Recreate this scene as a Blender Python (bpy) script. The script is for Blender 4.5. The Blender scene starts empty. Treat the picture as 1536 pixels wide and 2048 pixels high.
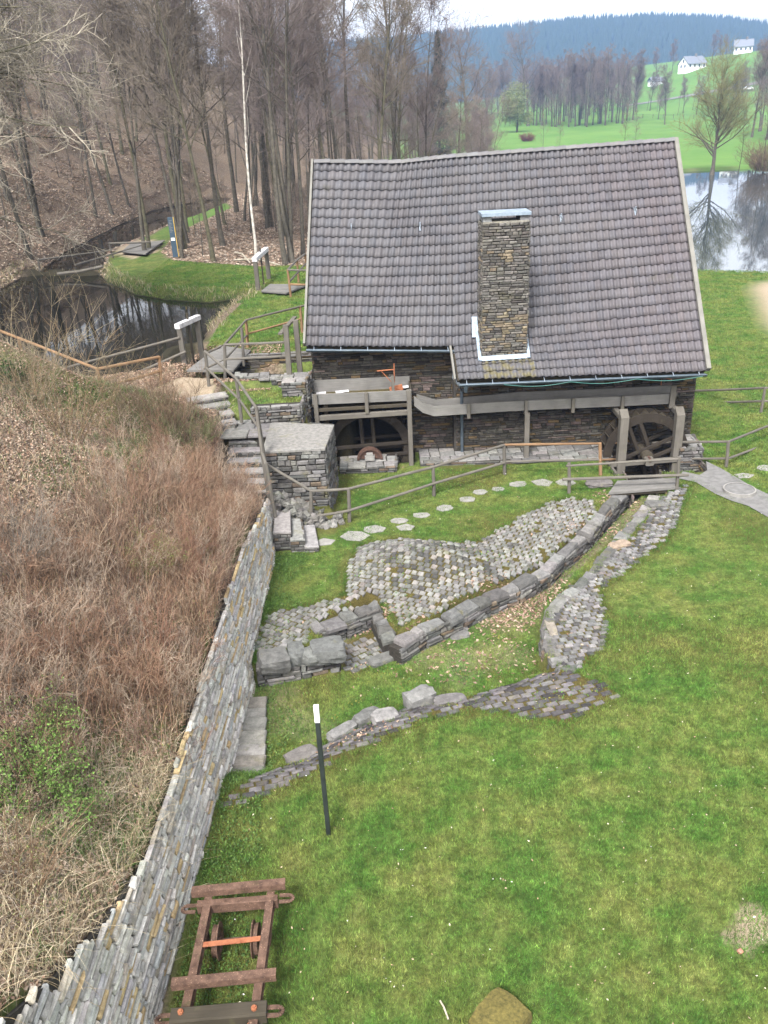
import bpy, math, random
import numpy as np
from mathutils import Vector, Matrix
R = math.radians
random.seed(7); rng = np.random.default_rng(7)
scene = bpy.context.scene
# ---------------------------------------------------------------- camera
F = 1680.0; PITCH = R(25.5); ROLL = R(3.0); CAMH = 10.0
cp, sp, cr, sr = math.cos(PITCH), math.sin(PITCH), math.cos(ROLL), math.sin(ROLL)
cam_d = bpy.data.cameras.new('camera'); cam = bpy.data.objects.new('camera', cam_d)
scene.collection.objects.link(cam); scene.camera = cam
cam_d.sensor_fit = 'VERTICAL'; cam_d.sensor_height = 36; cam_d.lens = F / 2048 * 36
cam_d.clip_start = 0.1; cam_d.clip_end = 6000
r0 = Vector((1, 0, 0)); u0 = Vector((0, sp, cp)); bk = Vector((0, -cp, sp))
ri = r0 * cr - u0 * sr; ui = r0 * sr + u0 * cr
M = Matrix(((ri.x, ui.x, bk.x), (ri.y, ui.y, bk.y), (ri.z, ui.z, bk.z))).to_4x4()
M.translation = (0, 0, CAMH); cam.matrix_world = M
scene.render.resolution_x = 768; scene.render.resolution_y = 1024
# ---------------------------------------------------------------- light
SUN_EL, SUN_AZ = R(52), R(200)      # azimuth measured clockwise from +Y
world = bpy.data.worlds.new('World'); scene.world = world; world.use_nodes = True
wn = world.node_tree; wn.nodes.clear()
sky = wn.nodes.new('ShaderNodeTexSky'); sky.sky_type = 'NISHITA'; sky.sun_disc = False
sky.sun_elevation = SUN_EL; sky.sun_rotation = SUN_AZ; sky.air_density = 1.0; sky.dust_density = 4.0; sky.ozone_density = 1.0
hs = wn.nodes.new('ShaderNodeHueSaturation'); hs.inputs['Saturation'].default_value = 0.1; hs.inputs['Value'].default_value = 1.85
bg = wn.nodes.new('ShaderNodeBackground'); bg.inputs['Strength'].default_value = 0.15
wo = wn.nodes.new('ShaderNodeOutputWorld')
wn.links.new(sky.outputs[0], hs.inputs['Color']); wn.links.new(hs.outputs[0], bg.inputs[0]); wn.links.new(bg.outputs[0], wo.inputs[0])
sl = bpy.data.lights.new('sun', 'SUN'); sl.energy = 2.9; sl.angle = R(10); sl.color = (1, .97, .92)
so = bpy.data.objects.new('sun', sl); scene.collection.objects.link(so)
sd = Vector((math.sin(SUN_AZ) * math.cos(SUN_EL), math.cos(SUN_AZ) * math.cos(SUN_EL), math.sin(SUN_EL)))
so.rotation_euler = sd.to_track_quat('Z', 'Y').to_euler()
scene.view_settings.view_transform = 'Standard'; scene.view_settings.look = 'None'
scene.view_settings.exposure = 1.02; scene.view_settings.gamma = 1.0
# ---------------------------------------------------------------- survey: photo pixel -> place
def ray(px, py):
    u = (px - 768) / F; v = -(py - 1024) / F
    a = u * cr + v * sr; b = -u * sr + v * cr
    return np.array((a, cp + b * sp, -sp + b * cp))
def P(px, py, z=0.0):
    d = ray(px, py); t = (z - CAMH) / d[2]
    return Vector((t * d[0], t * d[1], z))
def PY(px, py, Y):
    d = ray(px, py); t = Y / d[1]
    return Vector((t * d[0], Y, CAMH + t * d[2]))
def poly(pts, z=0.0):
    return [tuple(P(x, y, z)[:2]) for x, y in pts]
def inpoly(x, y, pl):
    c = np.zeros(np.shape(x), bool); n = len(pl)
    for i in range(n):
        x1, y1 = pl[i]; x2, y2 = pl[(i + 1) % n]
        if y1 == y2: continue
        c ^= ((y1 > y) != (y2 > y)) & (x < (x2 - x1) * (y - y1) / (y2 - y1) + x1)
    return c
def dpoly(x, y, pl, closed=True):
    d = np.full(np.shape(x), 1e9); n = len(pl)
    for i in range(n if closed else n - 1):
        x1, y1 = pl[i]; x2, y2 = pl[(i + 1) % n]
        dx, dy = x2 - x1, y2 - y1; L = dx * dx + dy * dy + 1e-9
        t = np.clip(((x - x1) * dx + (y - y1) * dy) / L, 0, 1)
        d = np.minimum(d, np.hypot(x - x1 - t * dx, y - y1 - t * dy))
    return d
def sst(a, b, v):
    t = np.clip((v - a) / (b - a), 0, 1); return t * t * (3 - 2 * t)
def vnoise(x, y, s, seed=0):
    x = np.asarray(x, float) / s + 17.3 * seed; y = np.asarray(y, float) / s + 9.1 * seed
    xi = np.floor(x); yi = np.floor(y); fx = x - xi; fy = y - yi
    fx = fx * fx * (3 - 2 * fx); fy = fy * fy * (3 - 2 * fy)
    def h(a, b):
        v = np.sin(a * 127.1 + b * 311.7 + seed * 7.7) * 43758.5453; return v - np.floor(v)
    return (h(xi, yi) * (1 - fx) + h(xi + 1, yi) * fx) * (1 - fy) + (h(xi, yi + 1) * (1 - fx) + h(xi + 1, yi + 1) * fx) * fy
# ---------------------------------------------------------------- outlines read from the photo
POND_Z = 2.3; LAKE_Z = -0.5
MILLPOND = poly([(-60, 700), (-40, 600), (20, 570), (60, 545), (130, 545), (190, 543), (215, 565), (270, 590), (330, 600), (420, 606), (492, 596),
                 (470, 612), (440, 630), (418, 652), (400, 700), (378, 735), (300, 752), (210, 765), (100, 760)], POND_Z)
CANAL = poly([(80, 545), (130, 505), (180, 480), (240, 450), (310, 420), (360, 410), (430, 398), (470, 395),
              (445, 412), (400, 432), (330, 458), (280, 480), (215, 507), (205, 545)], POND_Z)
HEADRACE = [(-5.9, 26.6), (-4.5, 26.1), (-1.9, 26.1), (-1.9, 27.9), (-4.5, 28.2), (-5.2, 29.4), (-6.4, 29.6)]
LAKE = [(2, 62), (14, 56.5), (20.8, 54.8), (22.3, 54.0), (24.6, 52.9), (27.2, 54.2), (31, 52), (45, 50), (80, 60), (110, 90), (110, 126), (75, 131.5), (61, 134.0),
        (48, 136.5), (30, 138), (10, 130), (2, 100)]
BOWL = poly([(1262, 990), (1222, 1035), (1195, 1062), (1140, 1105), (1105, 1145), (1060, 1170), (985, 1198), (925, 1228), (835, 1290),
             (770, 1275), (745, 1215), (640, 1275), (660, 1300), (680, 1345), (600, 1350), (512, 1365),
             (465, 1520), (520, 1520), (600, 1500), (700, 1445), (820, 1398), (930, 1370), (1030, 1345), (1080, 1330),
             (1075, 1260), (1088, 1200), (1130, 1165), (1195, 1092), (1240, 1040), (1300, 990)], -0.35)
NB_STEEP = set(list(range(0, 16)) + list(range(23, 31)))
PIT = [(6.9, 22.7), (9.7, 22.7), (9.7, 25.1), (6.75, 25.1)]
BRIDGECH = [(6.95, 21.1), (7.9, 21.1), (8.3, 23.0), (7.2, 23.0)]
WPIT = [(-1.75, 24.55), (1.0, 24.55), (1.0, 26.6), (-1.75, 26.6)]
DOME = P(850, 1120, 0.1)
WT_Y = [3.0, 5.0, 5.55, 6.3, 7.05, 8.0, 9.3, 11, 13.9, 15.4, 17.1, 20.2, 20.9, 21.5, 22.0, 24.5, 26]
WT_Z = [3.9, 2.8, 2.4, 2.0, 1.68, 1.36, 1.36, 1.45, 1.55, 1.6, 1.45, .95, .85, 1.2, 1.75, 2.62, 2.65]
CANX = np.array([-22., -19.5, -20.43, -20.76, -18.7, -15.79, -10, 0, 10]); CANY = np.array([30., 53.5, 64.5, 81, 89, 93, 110, 150, 220])
# meadow / far relief control
def terr(x, y):
    x = np.asarray(x, float); y = np.asarray(y, float)
    z = np.interp(y, [0, 45, 60, 138, 200, 330, 400, 520, 900, 1600], [0, 0, -.15, -.2, .3, 2.6, 5.5, 9, 14, 20])
    # slope with the white house
    hx = sst(75, 215, x - 0.05 * (y - 400)) * sst(345, 490, y)
    z = z + 21 * hx
    # near undulation of the lawn
    z = z + .05 * (vnoise(x, y, 2.3, 1) - .5) * sst(3, 6, y) * sst(60, 30, y) + .02 * (vnoise(x, y, .8, 2) - .5)
    # terrace with the mill pond: left of the mill and behind it
    edge = np.interp(y, [24.5, 27, 34, 60, 90, 150], [-2.0, -2.0, 4, 14, 16, 10])
    terw = sst(0, 1, (edge - x) / np.where(y < 33, .25, 6.0)) * sst(25.0, 25.3, y)
    tz = 2.65 + .15 * (vnoise(x, y, 6, 3) - .5) * sst(30, 40, y)
    tz = tz * sst(190, 90, y) + z * (1 - sst(190, 90, y))
    z = z * (1 - terw) + tz * terw
    # wooded hillside left of the canal
    cx = np.interp(y, CANY, CANX)
    dh = np.maximum(0, cx - 1.0 - x)
    hill = dh * .46 + 2.2 * vnoise(x, y, 9, 4) * sst(0, 8, dh) + .6 * vnoise(x, y, 2.2, 5) * sst(0, 4, dh)
    hill = np.minimum(hill, 45 + .1 * hill)
    hz = hill * sst(38, 56, y) * sst(420, 200, y)
    z = z + np.where(dh > 0, hz, 0)
    # near bank above the retaining wall
    top = np.interp(y, WT_Y, WT_Z)
    xw = np.interp(y, [3, 6.7, 10.4, 14, 18, 20.6, 30], [-3.16, -3.14, -3.0, -2.88, -2.82, -2.9, -2.95]) - .17 * top - .09
    bank = top + .55 * np.maximum(0, xw - x) + .12 * (vnoise(x, y, 1.3, 6) - .5) + .22 * (vnoise(x, y, 3.1, 7) - .5) * sst(-3.3, -5, x)
    bank2 = 2.65 + .32 * np.maximum(0, -9.5 - x) 
    w2 = sst(20.5, 24.3, y + .12 * (x + 5))
    bank = bank * (1 - w2) + bank2 * w2
    wb = sst(xw + .12, xw - .02, x) * sst(31, 28, y)
    z = z * (1 - wb) + bank * wb
    # cuttings of the stairs
    m = (x > -4.35) & (x < -3.0) & (y > 20.2) & (y < 22.85); z = np.where(m, np.minimum(z, .55 + .545 * (y - 20.35)), z)
    z = np.where(inpoly(x, y, [(-5.35, 22.45), (-4.0, 22.85), (-4.3, 24.7), (-5.7, 24.2)]), np.minimum(z, 1.95), z)
    # grass triangle by the parapet and the landing
    m = (x > -4.75) & (x < -2.2) & (y > 23.65) & (y <= 25.3); z = np.where(m, 2.42, z)
    m = (x > -4.5) & (x < -1.5) & (y > 20.9) & (y <= 23.65); z = np.where(m, np.where(x > -3.15, .3, 1.0), z)
    # cobble hump, hollow and channel
    z = z + .34 * np.exp(-(((x - DOME.x) / 1.25) ** 2 + ((y - DOME.y) / 1.0) ** 2))
    ins = inpoly(x, y, BOWL)
    near = (x > -4) & (x < 9) & (y > 9) & (y < 24)
    dst = np.full(x.shape, 9.0); dsg = np.full(x.shape, 9.0)
    n = len(BOWL)
    for i in range(n):
        seg = [BOWL[i], BOWL[(i + 1) % n]]
        d = dpoly(x, y, seg, False)
        if i in NB_STEEP: dst = np.minimum(dst, d)
        else: dsg = np.minimum(dsg, d)
    k = np.where(ins, 1.0, np.maximum(sst(.16, 0, dst), sst(1.0, 0, dsg) * (dst > dsg)))
    k = np.where(near, k, 0) * sst(-3.05, -2.95, x)
    z = z - .42 * k * (1 + .8 * sst(19, 22, y))
    for pl, zz in ((PIT, -1.5), (BRIDGECH, -1.1), (WPIT, -1.3)):
        z = np.where(inpoly(x, y, pl), zz, z)
    # water beds
    for pl, zz, w in ((MILLPOND, POND_Z - .9, .9), (CANAL, POND_Z - .5, .7), (HEADRACE, POND_Z - .5, .12), (LAKE, LAKE_Z - 1.2, 2.0)):
        i = inpoly(x, y, pl); d = dpoly(x, y, pl)
        lim = (POND_Z if zz > 0 else LAKE_Z) 
        bed = np.where(i, lim - .05 - (lim - .05 - zz) * sst(0, w, d), z)
        z = np.where(i, bed, z)
        if zz > 0:   # banks just above water level
            b = np.maximum(z, lim + .06 + .3 * sst(0, .7, d)); z = np.where(~i & (d < 1.2) & (y > 25.4), np.where(d < .8, np.minimum(np.maximum(z, lim + .06), lim + .06 + .45 * sst(0, .8, d) + 99 * sst(.7, .8, d)), b), z)
    return z
def tz1(x, y): return float(terr(np.array([x]), np.array([y]))[0])
_t = np.concatenate([np.linspace(4, 60, 1200), np.geomspace(60.1, 1500, 900)])
def G(px, py):
    d = ray(px, py); x = d[0] * _t; y = d[1] * _t; z = CAMH + d[2] * _t
    h = terr(x, y); k = np.argmax(z < h)
    if k == 0: k = len(_t) - 1
    a = z[k - 1] - h[k - 1]; b = h[k] - z[k]; t = _t[k - 1] + (_t[k] - _t[k - 1]) * a / (a + b + 1e-9)
    return Vector((d[0] * t, d[1] * t, CAMH + d[2] * t))
def Gs(pts): return [tuple(G(x, y)[:2]) for x, y in pts]
# ---------------------------------------------------------------- mesh helpers
C = scene.collection
def tag(o, label=None, cat=None, group=None, kind=None):
    if label: o['label'] = label
    if cat: o['category'] = cat
    if group: o['group'] = group
    if kind: o['kind'] = kind
    return o
def empty(name, loc=(0, 0, 0), label=None, cat=None, group=None):
    o = bpy.data.objects.new(name, None); C.objects.link(o); o.location = loc; o.empty_display_size = .3
    return tag(o, label, cat, group)
def link(name, me, mat, parent=None):
    o = bpy.data.objects.new(name, me); C.objects.link(o)
    if mat and not me.materials: me.materials.append(mat)
    if parent is not None:
        o.parent = parent; w = Vector(); q = parent
        while q is not None: w += Vector(q.location); q = q.parent
        o.location = -w
    return o
def np_mesh(name, v, f, col=None, smooth=False, uv=None):
    """v (n,3); f (m,k) array; col (n,3) per-vertex colour"""
    v = np.asarray(v, np.float32); f = np.asarray(f, np.int32); k = f.shape[1]
    me = bpy.data.meshes.new(name)
    me.vertices.add(len(v)); me.vertices.foreach_set('co', v.ravel())
    me.loops.add(f.size); me.loops.foreach_set('vertex_index', f.ravel())
    me.polygons.add(len(f)); me.polygons.foreach_set('loop_start', np.arange(0, f.size, k, dtype=np.int32))
    me.polygons.foreach_set('loop_total', np.full(len(f), k, np.int32))
    if smooth: me.polygons.foreach_set('use_smooth', np.ones(len(f), bool))
    me.update(calc_edges=True)
    if col is not None:
        a = me.color_attributes.new('Col', 'FLOAT_COLOR', 'POINT')
        c = np.ones((len(v), 4), np.float32); c[:, :3] = col; a.data.foreach_set('color', c.ravel())
    return me
class MB:
    def __init__(s): s.v = []; s.f = []; s.c = []; s.uv = []; s.n = 0
    def add(s, vs, fs, col=(.5, .5, .5), uvs=None):
        n = len(s.v); s.v.extend([tuple(p) for p in vs]); s.c.extend([tuple(col)] * len(vs))
        for i, f in enumerate(fs):
            s.f.append(tuple(n + k for k in f)); s.uv.append(uvs[i] if uvs else None)
    def box(s, a, b, col=(.5, .5, .5)):
        x0, y0, z0 = a; x1, y1, z1 = b
        s.hexa([(x0, y0, z0), (x1, y0, z0), (x1, y1, z0), (x0, y1, z0), (x0, y0, z1), (x1, y0, z1), (x1, y1, z1), (x0, y1, z1)], col)
    def hexa(s, p, col=(.5, .5, .5)):
        s.add(p, [(0, 3, 2, 1), (4, 5, 6, 7), (0, 1, 5, 4), (1, 2, 6, 5), (2, 3, 7, 6), (3, 0, 4, 7)], col)
    def beam(s, a, b, w, h, col=(.5, .5, .5), up=(0, 0, 1), bev=.12):
        a = Vector(a); b = Vector(b); d = (b - a); L = d.length; d = d / L
        up = Vector(up)
        if abs(d.dot(up)) > .95: up = Vector((0, 1, 0))
        sd_ = d.cross(up).normalized(); u = sd_.cross(d).normalized()
        c = min(w, h) * bev
        sec = [(-w / 2 + c, -h / 2), (w / 2 - c, -h / 2), (w / 2, -h / 2 + c), (w / 2, h / 2 - c), (w / 2 - c, h / 2), (-w / 2 + c, h / 2), (-w / 2, h / 2 - c), (-w / 2, -h / 2 + c)]
        off = random.random() * 9
        vs = [a + sd_ * x + u * y for x, y in sec] + [b + sd_ * x + u * y for x, y in sec]
        fs = []; uvs = []; per = 0
        for i in range(8):
            j = (i + 1) % 8; l = math.dist(sec[i], sec[j])
            fs.append((i, j, 8 + j, 8 + i)); uvs.append([(off, per), (off, per + l), (off + L, per + l), (off + L, per)]); per += l
        fs += [tuple(range(7, -1, -1)), tuple(range(8, 16))]
        uvs += [[(off + x, y) for x, y in sec[::-1]], [(off + x, y) for x, y in sec]]
        s.add(vs, fs, col, uvs)
    def tube(s, pts, r, n=8, col=(.5, .5, .5), cap=True, wob=0.0):
        pts = [Vector(p) for p in pts]; m = len(pts); rs = r if hasattr(r, '__len__') else [r] * m
        base = None; off = random.random() * 9; rings = []; L = 0; Ls = []
        for i, p in enumerate(pts):
            d = (pts[min(i + 1, m - 1)] - pts[max(i - 1, 0)]).normalized()
            if base is None:
                base = d.cross(Vector((0, 0, 1)) if abs(d.z) < .9 else Vector((0, 1, 0))).normalized()
            base = (base - d * base.dot(d)).normalized(); w = d.cross(base)
            if i: L += (p - pts[i - 1]).length
            Ls.append(L)
            rings.append([p + (base * math.cos(2 * math.pi * k / n) + w * math.sin(2 * math.pi * k / n)) * rs[i] * (1 + wob * (random.random() - .5)) for k in range(n)])
        vs = [q for r_ in rings for q in r_]; fs = []; uvs = []
        for i in range(m - 1):
            for k in range(n):
                j = (k + 1) % n; fs.append((i * n + k, i * n + j, (i + 1) * n + j, (i + 1) * n + k))
                pr = 2 * math.pi * rs[i] / n
                uvs.append([(off + Ls[i], k * pr), (off + Ls[i], k * pr + pr), (off + Ls[i + 1], k * pr + pr), (off + Ls[i + 1], k * pr)])
        if cap:
            fs.append(tuple(range(n - 1, -1, -1))); uvs.append([(off, .02 * i) for i in range(n)])
            fs.append(tuple((m - 1) * n + k for k in range(n))); uvs.append([(off, .02 * i) for i in range(n)])
        s.add(vs, fs, col, uvs)
    def lathe(s, c, ax, prof, n=24, col=(.5, .5, .5)):
        """prof: list of (offset along axis, radius)"""
        c = Vector(c); ax = Vector(ax).normalized(); e = ax.orthogonal().normalized(); g = ax.cross(e)
        vs = []; fs = []
        for (t, r_) in prof:
            for k in range(n):
                a = 2 * math.pi * k / n; vs.append(c + ax * t + (e * math.cos(a) + g * math.sin(a)) * r_)
        for i in range(len(prof) - 1):
            for k in range(n):
                j = (k + 1) % n; fs.append((i * n + k, i * n + j, (i + 1) * n + j, (i + 1) * n + k))
        s.add(vs, fs, col)
    def pillow(s, o, U, V, N, w, h, d, col, j=.12, bev=.22):
        """stone proud of a surface: centre o, axes U V in plane, N outwards"""
        q = []
        for su, sv in ((-1, -1), (1, -1), (1, 1), (-1, 1)):
            q.append((su * w / 2 * (1 + j * (random.random() - .6)), sv * h / 2 * (1 + j * (random.random() - .6))))
        b = min(w, h) * bev
        vs = []
        for (a, c_) in q: vs.append(o + U * a + V * c_ - N * .03)
        for (a, c_) in q: vs.append(o + U * a + V * c_ + N * (d * .45))
        tl = [(random.random() - .5) * d * .6 for _ in range(4)]
        for k, (a, c_) in enumerate(q): vs.append(o + U * (a - math.copysign(b, a)) + V * (c_ - math.copysign(b, c_)) + N * (d + tl[k]))
        fs = []
        for lv in (0, 4):
            for k in range(4):
                m = (k + 1) % 4; fs.append((lv + k, lv + m, lv + 4 + m, lv + 4 + k))
        fs.append((8, 9, 10, 11))
        s.add(vs, fs, col)
    def rock(s, c, size, rot, col, rough=.18, seed=None):
        rr = random.Random(seed if seed is not None else random.random())
        c = Vector(c); Mx = Matrix.Rotation(rot[2], 3, 'Z') @ Matrix.Rotation(rot[1], 3, 'Y') @ Matrix.Rotation(rot[0], 3, 'X')
        n = 4; ids = {}; vs = []; fs = []
        for ax in range(3):
            for sg in (-1, 1):
                g = []
                for i in range(n + 1):
                    row = []
                    for j in range(n + 1):
                        p = [0, 0, 0]; p[ax] = sg; p[(ax + 1) % 3] = -1 + 2 * i / n; p[(ax + 2) % 3] = -1 + 2 * j / n
                        key = tuple(round(t * 4) for t in p)
                        if key not in ids:
                            q = Vector(p); q = q.lerp(q.normalized() * 1.15, .42)
                            q = q * (1 + rough * (rr.random() - .5))
                            ids[key] = len(vs); vs.append(c + Mx @ Vector((q.x * size[0] / 2, q.y * size[1] / 2, q.z * size[2] / 2)))
                        row.append(ids[key])
                    g.append(row)
                for i in range(n):
                    for j in range(n):
                        f = (g[i][j], g[i + 1][j], g[i + 1][j + 1], g[i][j + 1]); fs.append(f if sg > 0 else f[::-1])
        s.add(vs, fs, col)
    def build(s, name, mat, parent=None, smooth=False):
        me = bpy.data.meshes.new(name); me.from_pydata(s.v, [], s.f)
        a = me.color_attributes.new('Col', 'FLOAT_COLOR', 'POINT')
        c = np.ones((len(s.v), 4), np.float32); c[:, :3] = np.array(s.c, np.float32).reshape(-1, 3); a.data.foreach_set('color', c.ravel())
        if any(u is not None for u in s.uv):
            ul = me.uv_layers.new(name='UVMap'); out = []
            for f, u in zip(s.f, s.uv):
                out.extend([t for k in (u if u else [(0, 0)] * len(f)) for t in k])
            ul.data.foreach_set('uv', np.array(out, np.float32))
        if smooth: me.polygons.foreach_set('use_smooth', np.ones(len(s.f), bool))
        return link(name, me, mat, parent)
# ---------------------------------------------------------------- materials
class NT:
    def __init__(s, name):
        s.m = bpy.data.materials.new(name); s.m.use_nodes = True; s.t = s.m.node_tree; s.b = s.t.nodes['Principled BSDF']
        s.b.inputs['Roughness'].default_value = .85; s.b.inputs['Specular IOR Level'].default_value = .18
    def n(s, ty, **k):
        o = s.t.nodes.new(ty)
        for a, b in k.items(): setattr(o, a, b)
        return o
    def put(s, sock, v):
        if hasattr(v, 'links') or isinstance(v, bpy.types.NodeSocket): s.t.links.new(v, sock)
        else: sock.default_value = (*v, 1) if (isinstance(v, (tuple, list)) and len(v) == 3 and len(sock.default_value) == 4) else v
    def obj(s): return s.n('ShaderNodeTexCoord').outputs['Object']
    def geo(s): return s.n('ShaderNodeNewGeometry').outputs['Position']
    def uv(s): return s.n('ShaderNodeTexCoord').outputs['UV']
    def attr(s, a='Col'):
        o = s.n('ShaderNodeAttribute'); o.attribute_name = a; return o.outputs['Color']
    def map(s, v, sc):
        o = s.n('ShaderNodeMapping'); s.put(o.inputs[0], v); o.inputs['Scale'].default_value = sc; return o.outputs[0]
    def noise(s, v, sc, det=4, ro=.55, dist=0, fac=True):
        o = s.n('ShaderNodeTexNoise'); s.put(o.inputs['Vector'], v); o.inputs['Scale'].default_value = sc; o.inputs['Detail'].default_value = det
        o.inputs['Roughness'].default_value = ro; o.inputs['Distortion'].default_value = dist
        return o.outputs['Fac' if fac else 'Color']
    def vor(s, v, sc, out='Distance', feat='F1'):
        o = s.n('ShaderNodeTexVoronoi', feature=feat); s.put(o.inputs['Vector'], v); o.inputs['Scale'].default_value = sc; return o.outputs[out]
    def ramp(s, f, *st):
        o = s.n('ShaderNodeValToRGB'); s.put(o.inputs[0], f); e = o.color_ramp.elements
        while len(e) < len(st): e.new(.5)
        for i, (p, c) in enumerate(st):
            e[i].position = p; e[i].color = (c, c, c, 1) if not hasattr(c, '__len__') else (*c, 1)
        return o.outputs[0]
    def mix(s, f, a, b, mode='MIX'):
        o = s.n('ShaderNodeMix', data_type='RGBA', blend_type=mode); s.put(o.inputs[0], f); s.put(o.inputs[6], a); s.put(o.inputs[7], b); return o.outputs[2]
    def math(s, op, a, b=0.0):
        o = s.n('ShaderNodeMath', operation=op); s.put(o.inputs[0], a); s.put(o.inputs[1], b); return o.outputs[0]
    def bump(s, h, st=.5, d=.02):
        o = s.n('ShaderNodeBump'); s.put(o.inputs['Height'], h); o.inputs['Strength'].default_value = st; o.inputs['Distance'].default_value = d
        s.t.links.new(o.outputs[0], s.b.inputs['Normal']); return s
    def base(s, c): s.put(s.b.inputs['Base Color'], c); return s
    def rough(s, r): s.put(s.b.inputs['Roughness'], r); return s
    def sepx(s, c, k):
        o = s.n('ShaderNodeSeparateColor'); s.put(o.inputs[0], c); return o.outputs[k]
MT = {}
def m_stone(name, moss=.35, lich=.25, dark=1.0):
    t = NT(name); o = t.obj(); a = t.attr()
    n1 = t.noise(o, 9, 6, .65); n2 = t.noise(o, 60, 4, .7)
    c = t.mix(1.0, a, t.ramp(n1, (.25, .36 * dark), (.75, .92 * dark)), 'MULTIPLY')
    c = t.mix(.35, c, t.ramp(n2, (.3, .45), (.7, 1.0)), 'OVERLAY')
    lf = t.ramp(t.noise(o, 5.3, 5, .7), (.64, 0), (.72, lich * 1.5))
    c = t.mix(lf, c, (.3, .3, .27))
    mf = t.ramp(t.noise(o, 2.1, 6, .7), (.58, 0), (.68, moss))
    c = t.mix(mf, c, t.ramp(n2, (.3, (.07, .075, .018)), (.7, (.19, .16, .035))))
    t.base(c).rough(.9); t.bump(t.mix(.5, n1, n2), .7, .02); return t.m
MT['stone'] = m_stone('weathered slate stone', dark=.78)
MT['wallstone'] = m_stone('house slate masonry', .12, .12, .52)
MT['facestone'] = m_stone('grey bedded slate', .05, .2)
MT['sett'] = m_stone('mossy granite setts', .35, .1, .82)
def m_wood(name, c1, c2, scale=1.0):
    t = NT(name); u = t.uv(); m = t.map(u, (1.2 * scale, 38 * scale, 1)); o = t.obj()
    n1 = t.noise(m, 1.6, 6, .65); n2 = t.noise(o, 2.6, 4)
    c = t.mix(n1, c1, c2); c = t.mix(t.ramp(n2, (.35, 0), (.8, .45)), c, tuple(.55 * x for x in c1))
    c = t.mix(t.ramp(t.noise(o, 7, 5), (.6, 0), (.75, .25)), c, (.12, .12, .05))
    t.base(c).rough(.85); t.bump(n1, .5, .008); return t.m
MT['wood'] = m_wood('grey weathered wood', (.045, .04, .033), (.165, .15, .13))
MT['woodpale'] = m_wood('silver weathered boards', (.065, .062, .058), (.21, .2, .187))
MT['woodwarm'] = m_wood('newer brown wood', (.13, .075, .04), (.28, .175, .10))
MT['woodshaded'] = m_wood('brown wheel wood darkened as if in shadow', (.012, .009, .007), (.042, .034, .026))  # wheel wood darkened, deep pit shadow put into its colour
MT['wooddark'] = m_wood('dark wet wood', (.02, .017, .012), (.075, .062, .045))
MT['bargewood'] = m_wood('pale lichened board', (.10, .097, .087), (.2, .19, .17))
def m_simple(name, c1, c2, sc=8, ro=.7, bump=.3, metal=0, spec=.3, bd=.01):
    t = NT(name); o = t.obj(); n = t.noise(o, sc, 6, .65)
    t.base(t.mix(t.ramp(n, (.3, 0), (.7, 1)), c1, c2)).rough(ro); t.bump(n, bump, bd)
    t.b.inputs['Metallic'].default_value = metal; t.b.inputs['Specular IOR Level'].default_value = spec; return t.m
MT['bark'] = m_simple('grey brown bark', (.035, .03, .024), (.10, .09, .07), 7, .95, .8, bd=.03)
MT['barkgreen'] = m_simple('mossy bark', (.04, .038, .022), (.11, .10, .065), 5, .95, .8, bd=.03)
MT['birch'] = m_simple('birch bark', (.16, .145, .12), (.62, .58, .52), 6, .9, .3)
MT['twig'] = m_simple('bare twigs', (.10, .083, .065), (.20, .165, .13), 2, .95, 0)
MT['twigpurple'] = m_simple('purplish bare twigs', (.105, .083, .074), (.185, .15, .14), 2, .95, 0)
MT['twiglight'] = m_simple('pale lichened twigs', (.17, .15, .115), (.38, .34, .27), 2, .95, 0)
MT['twiggreen'] = m_simple('budding twigs', (.11, .10, .045), (.19, .18, .085), 2, .95, 0)
MT['conif'] = m_simple('conifer needles', (.008, .018, .012), (.03, .05, .028), 1.5, .95, 0)
MT['rust'] = m_simple('rusty painted iron', (.026, .014, .010), (.095, .052, .038), 14, .75, .5)
t = NT('flaking rust'); o = t.obj(); n = t.noise(o, 9, 6, .7); c = t.mix(t.ramp(n, (.3, 0), (.7, 1)), (.035, .02, .014), (.13, .078, .056)); c = t.mix(t.ramp(t.noise(o, 55, 3, .7), (.62, 0), (.68, .8)), c, (.34, .22, .15)); c = t.mix(t.ramp(t.noise(o, 4, 4, .6), (.6, 0), (.7, .6)), c, (.05, .045, .02))
t.base(c).rough(.8); t.bump(n, .6, .01); MT['rustflake'] = t.m
MT['rustbright'] = m_simple('bright rust', (.16, .05, .022), (.3, .12, .06), 10, .85, .4)
MT['zinc'] = m_simple('zinc sheet', (.25, .29, .34), (.38, .42, .47), 4, .42, .05, .7)
MT['zincdark'] = m_simple('weathered zinc gutter', (.06, .08, .10), (.12, .145, .17), 4, .45, .05, .6)
MT['lead'] = m_simple('lead flashing', (.15, .19, .24), (.27, .32, .37), 8, .5, .5, .35)
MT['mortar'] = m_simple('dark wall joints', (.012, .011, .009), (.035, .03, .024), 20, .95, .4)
MT['concrete'] = m_simple('concrete', (.085, .082, .08), (.15, .145, .14), 6, .9, .3)
MT['slabstone'] = m_simple('grey flagstone', (.13, .125, .115), (.23, .22, .205), 5, .9, .4)
MT['blackpaint'] = m_simple('black painted steel', (.012, .016, .014), (.025, .03, .028), 5, .5, .05)
MT['white'] = m_simple('white paint', (.6, .61, .63), (.72, .72, .72), 5, .6, .05)
MT['whiteworn'] = m_simple('worn white paint', (.25, .24, .25), (.55, .54, .55), 7, .8, .2)
MT['slateroof'] = m_simple('slate roof far', (.10, .11, .13), (.15, .16, .18), 3, .6, .05)
MT['signblue'] = m_simple('dark blue sign face', (.03, .05, .075), (.045, .07, .095), 5, .5, 0)
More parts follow.
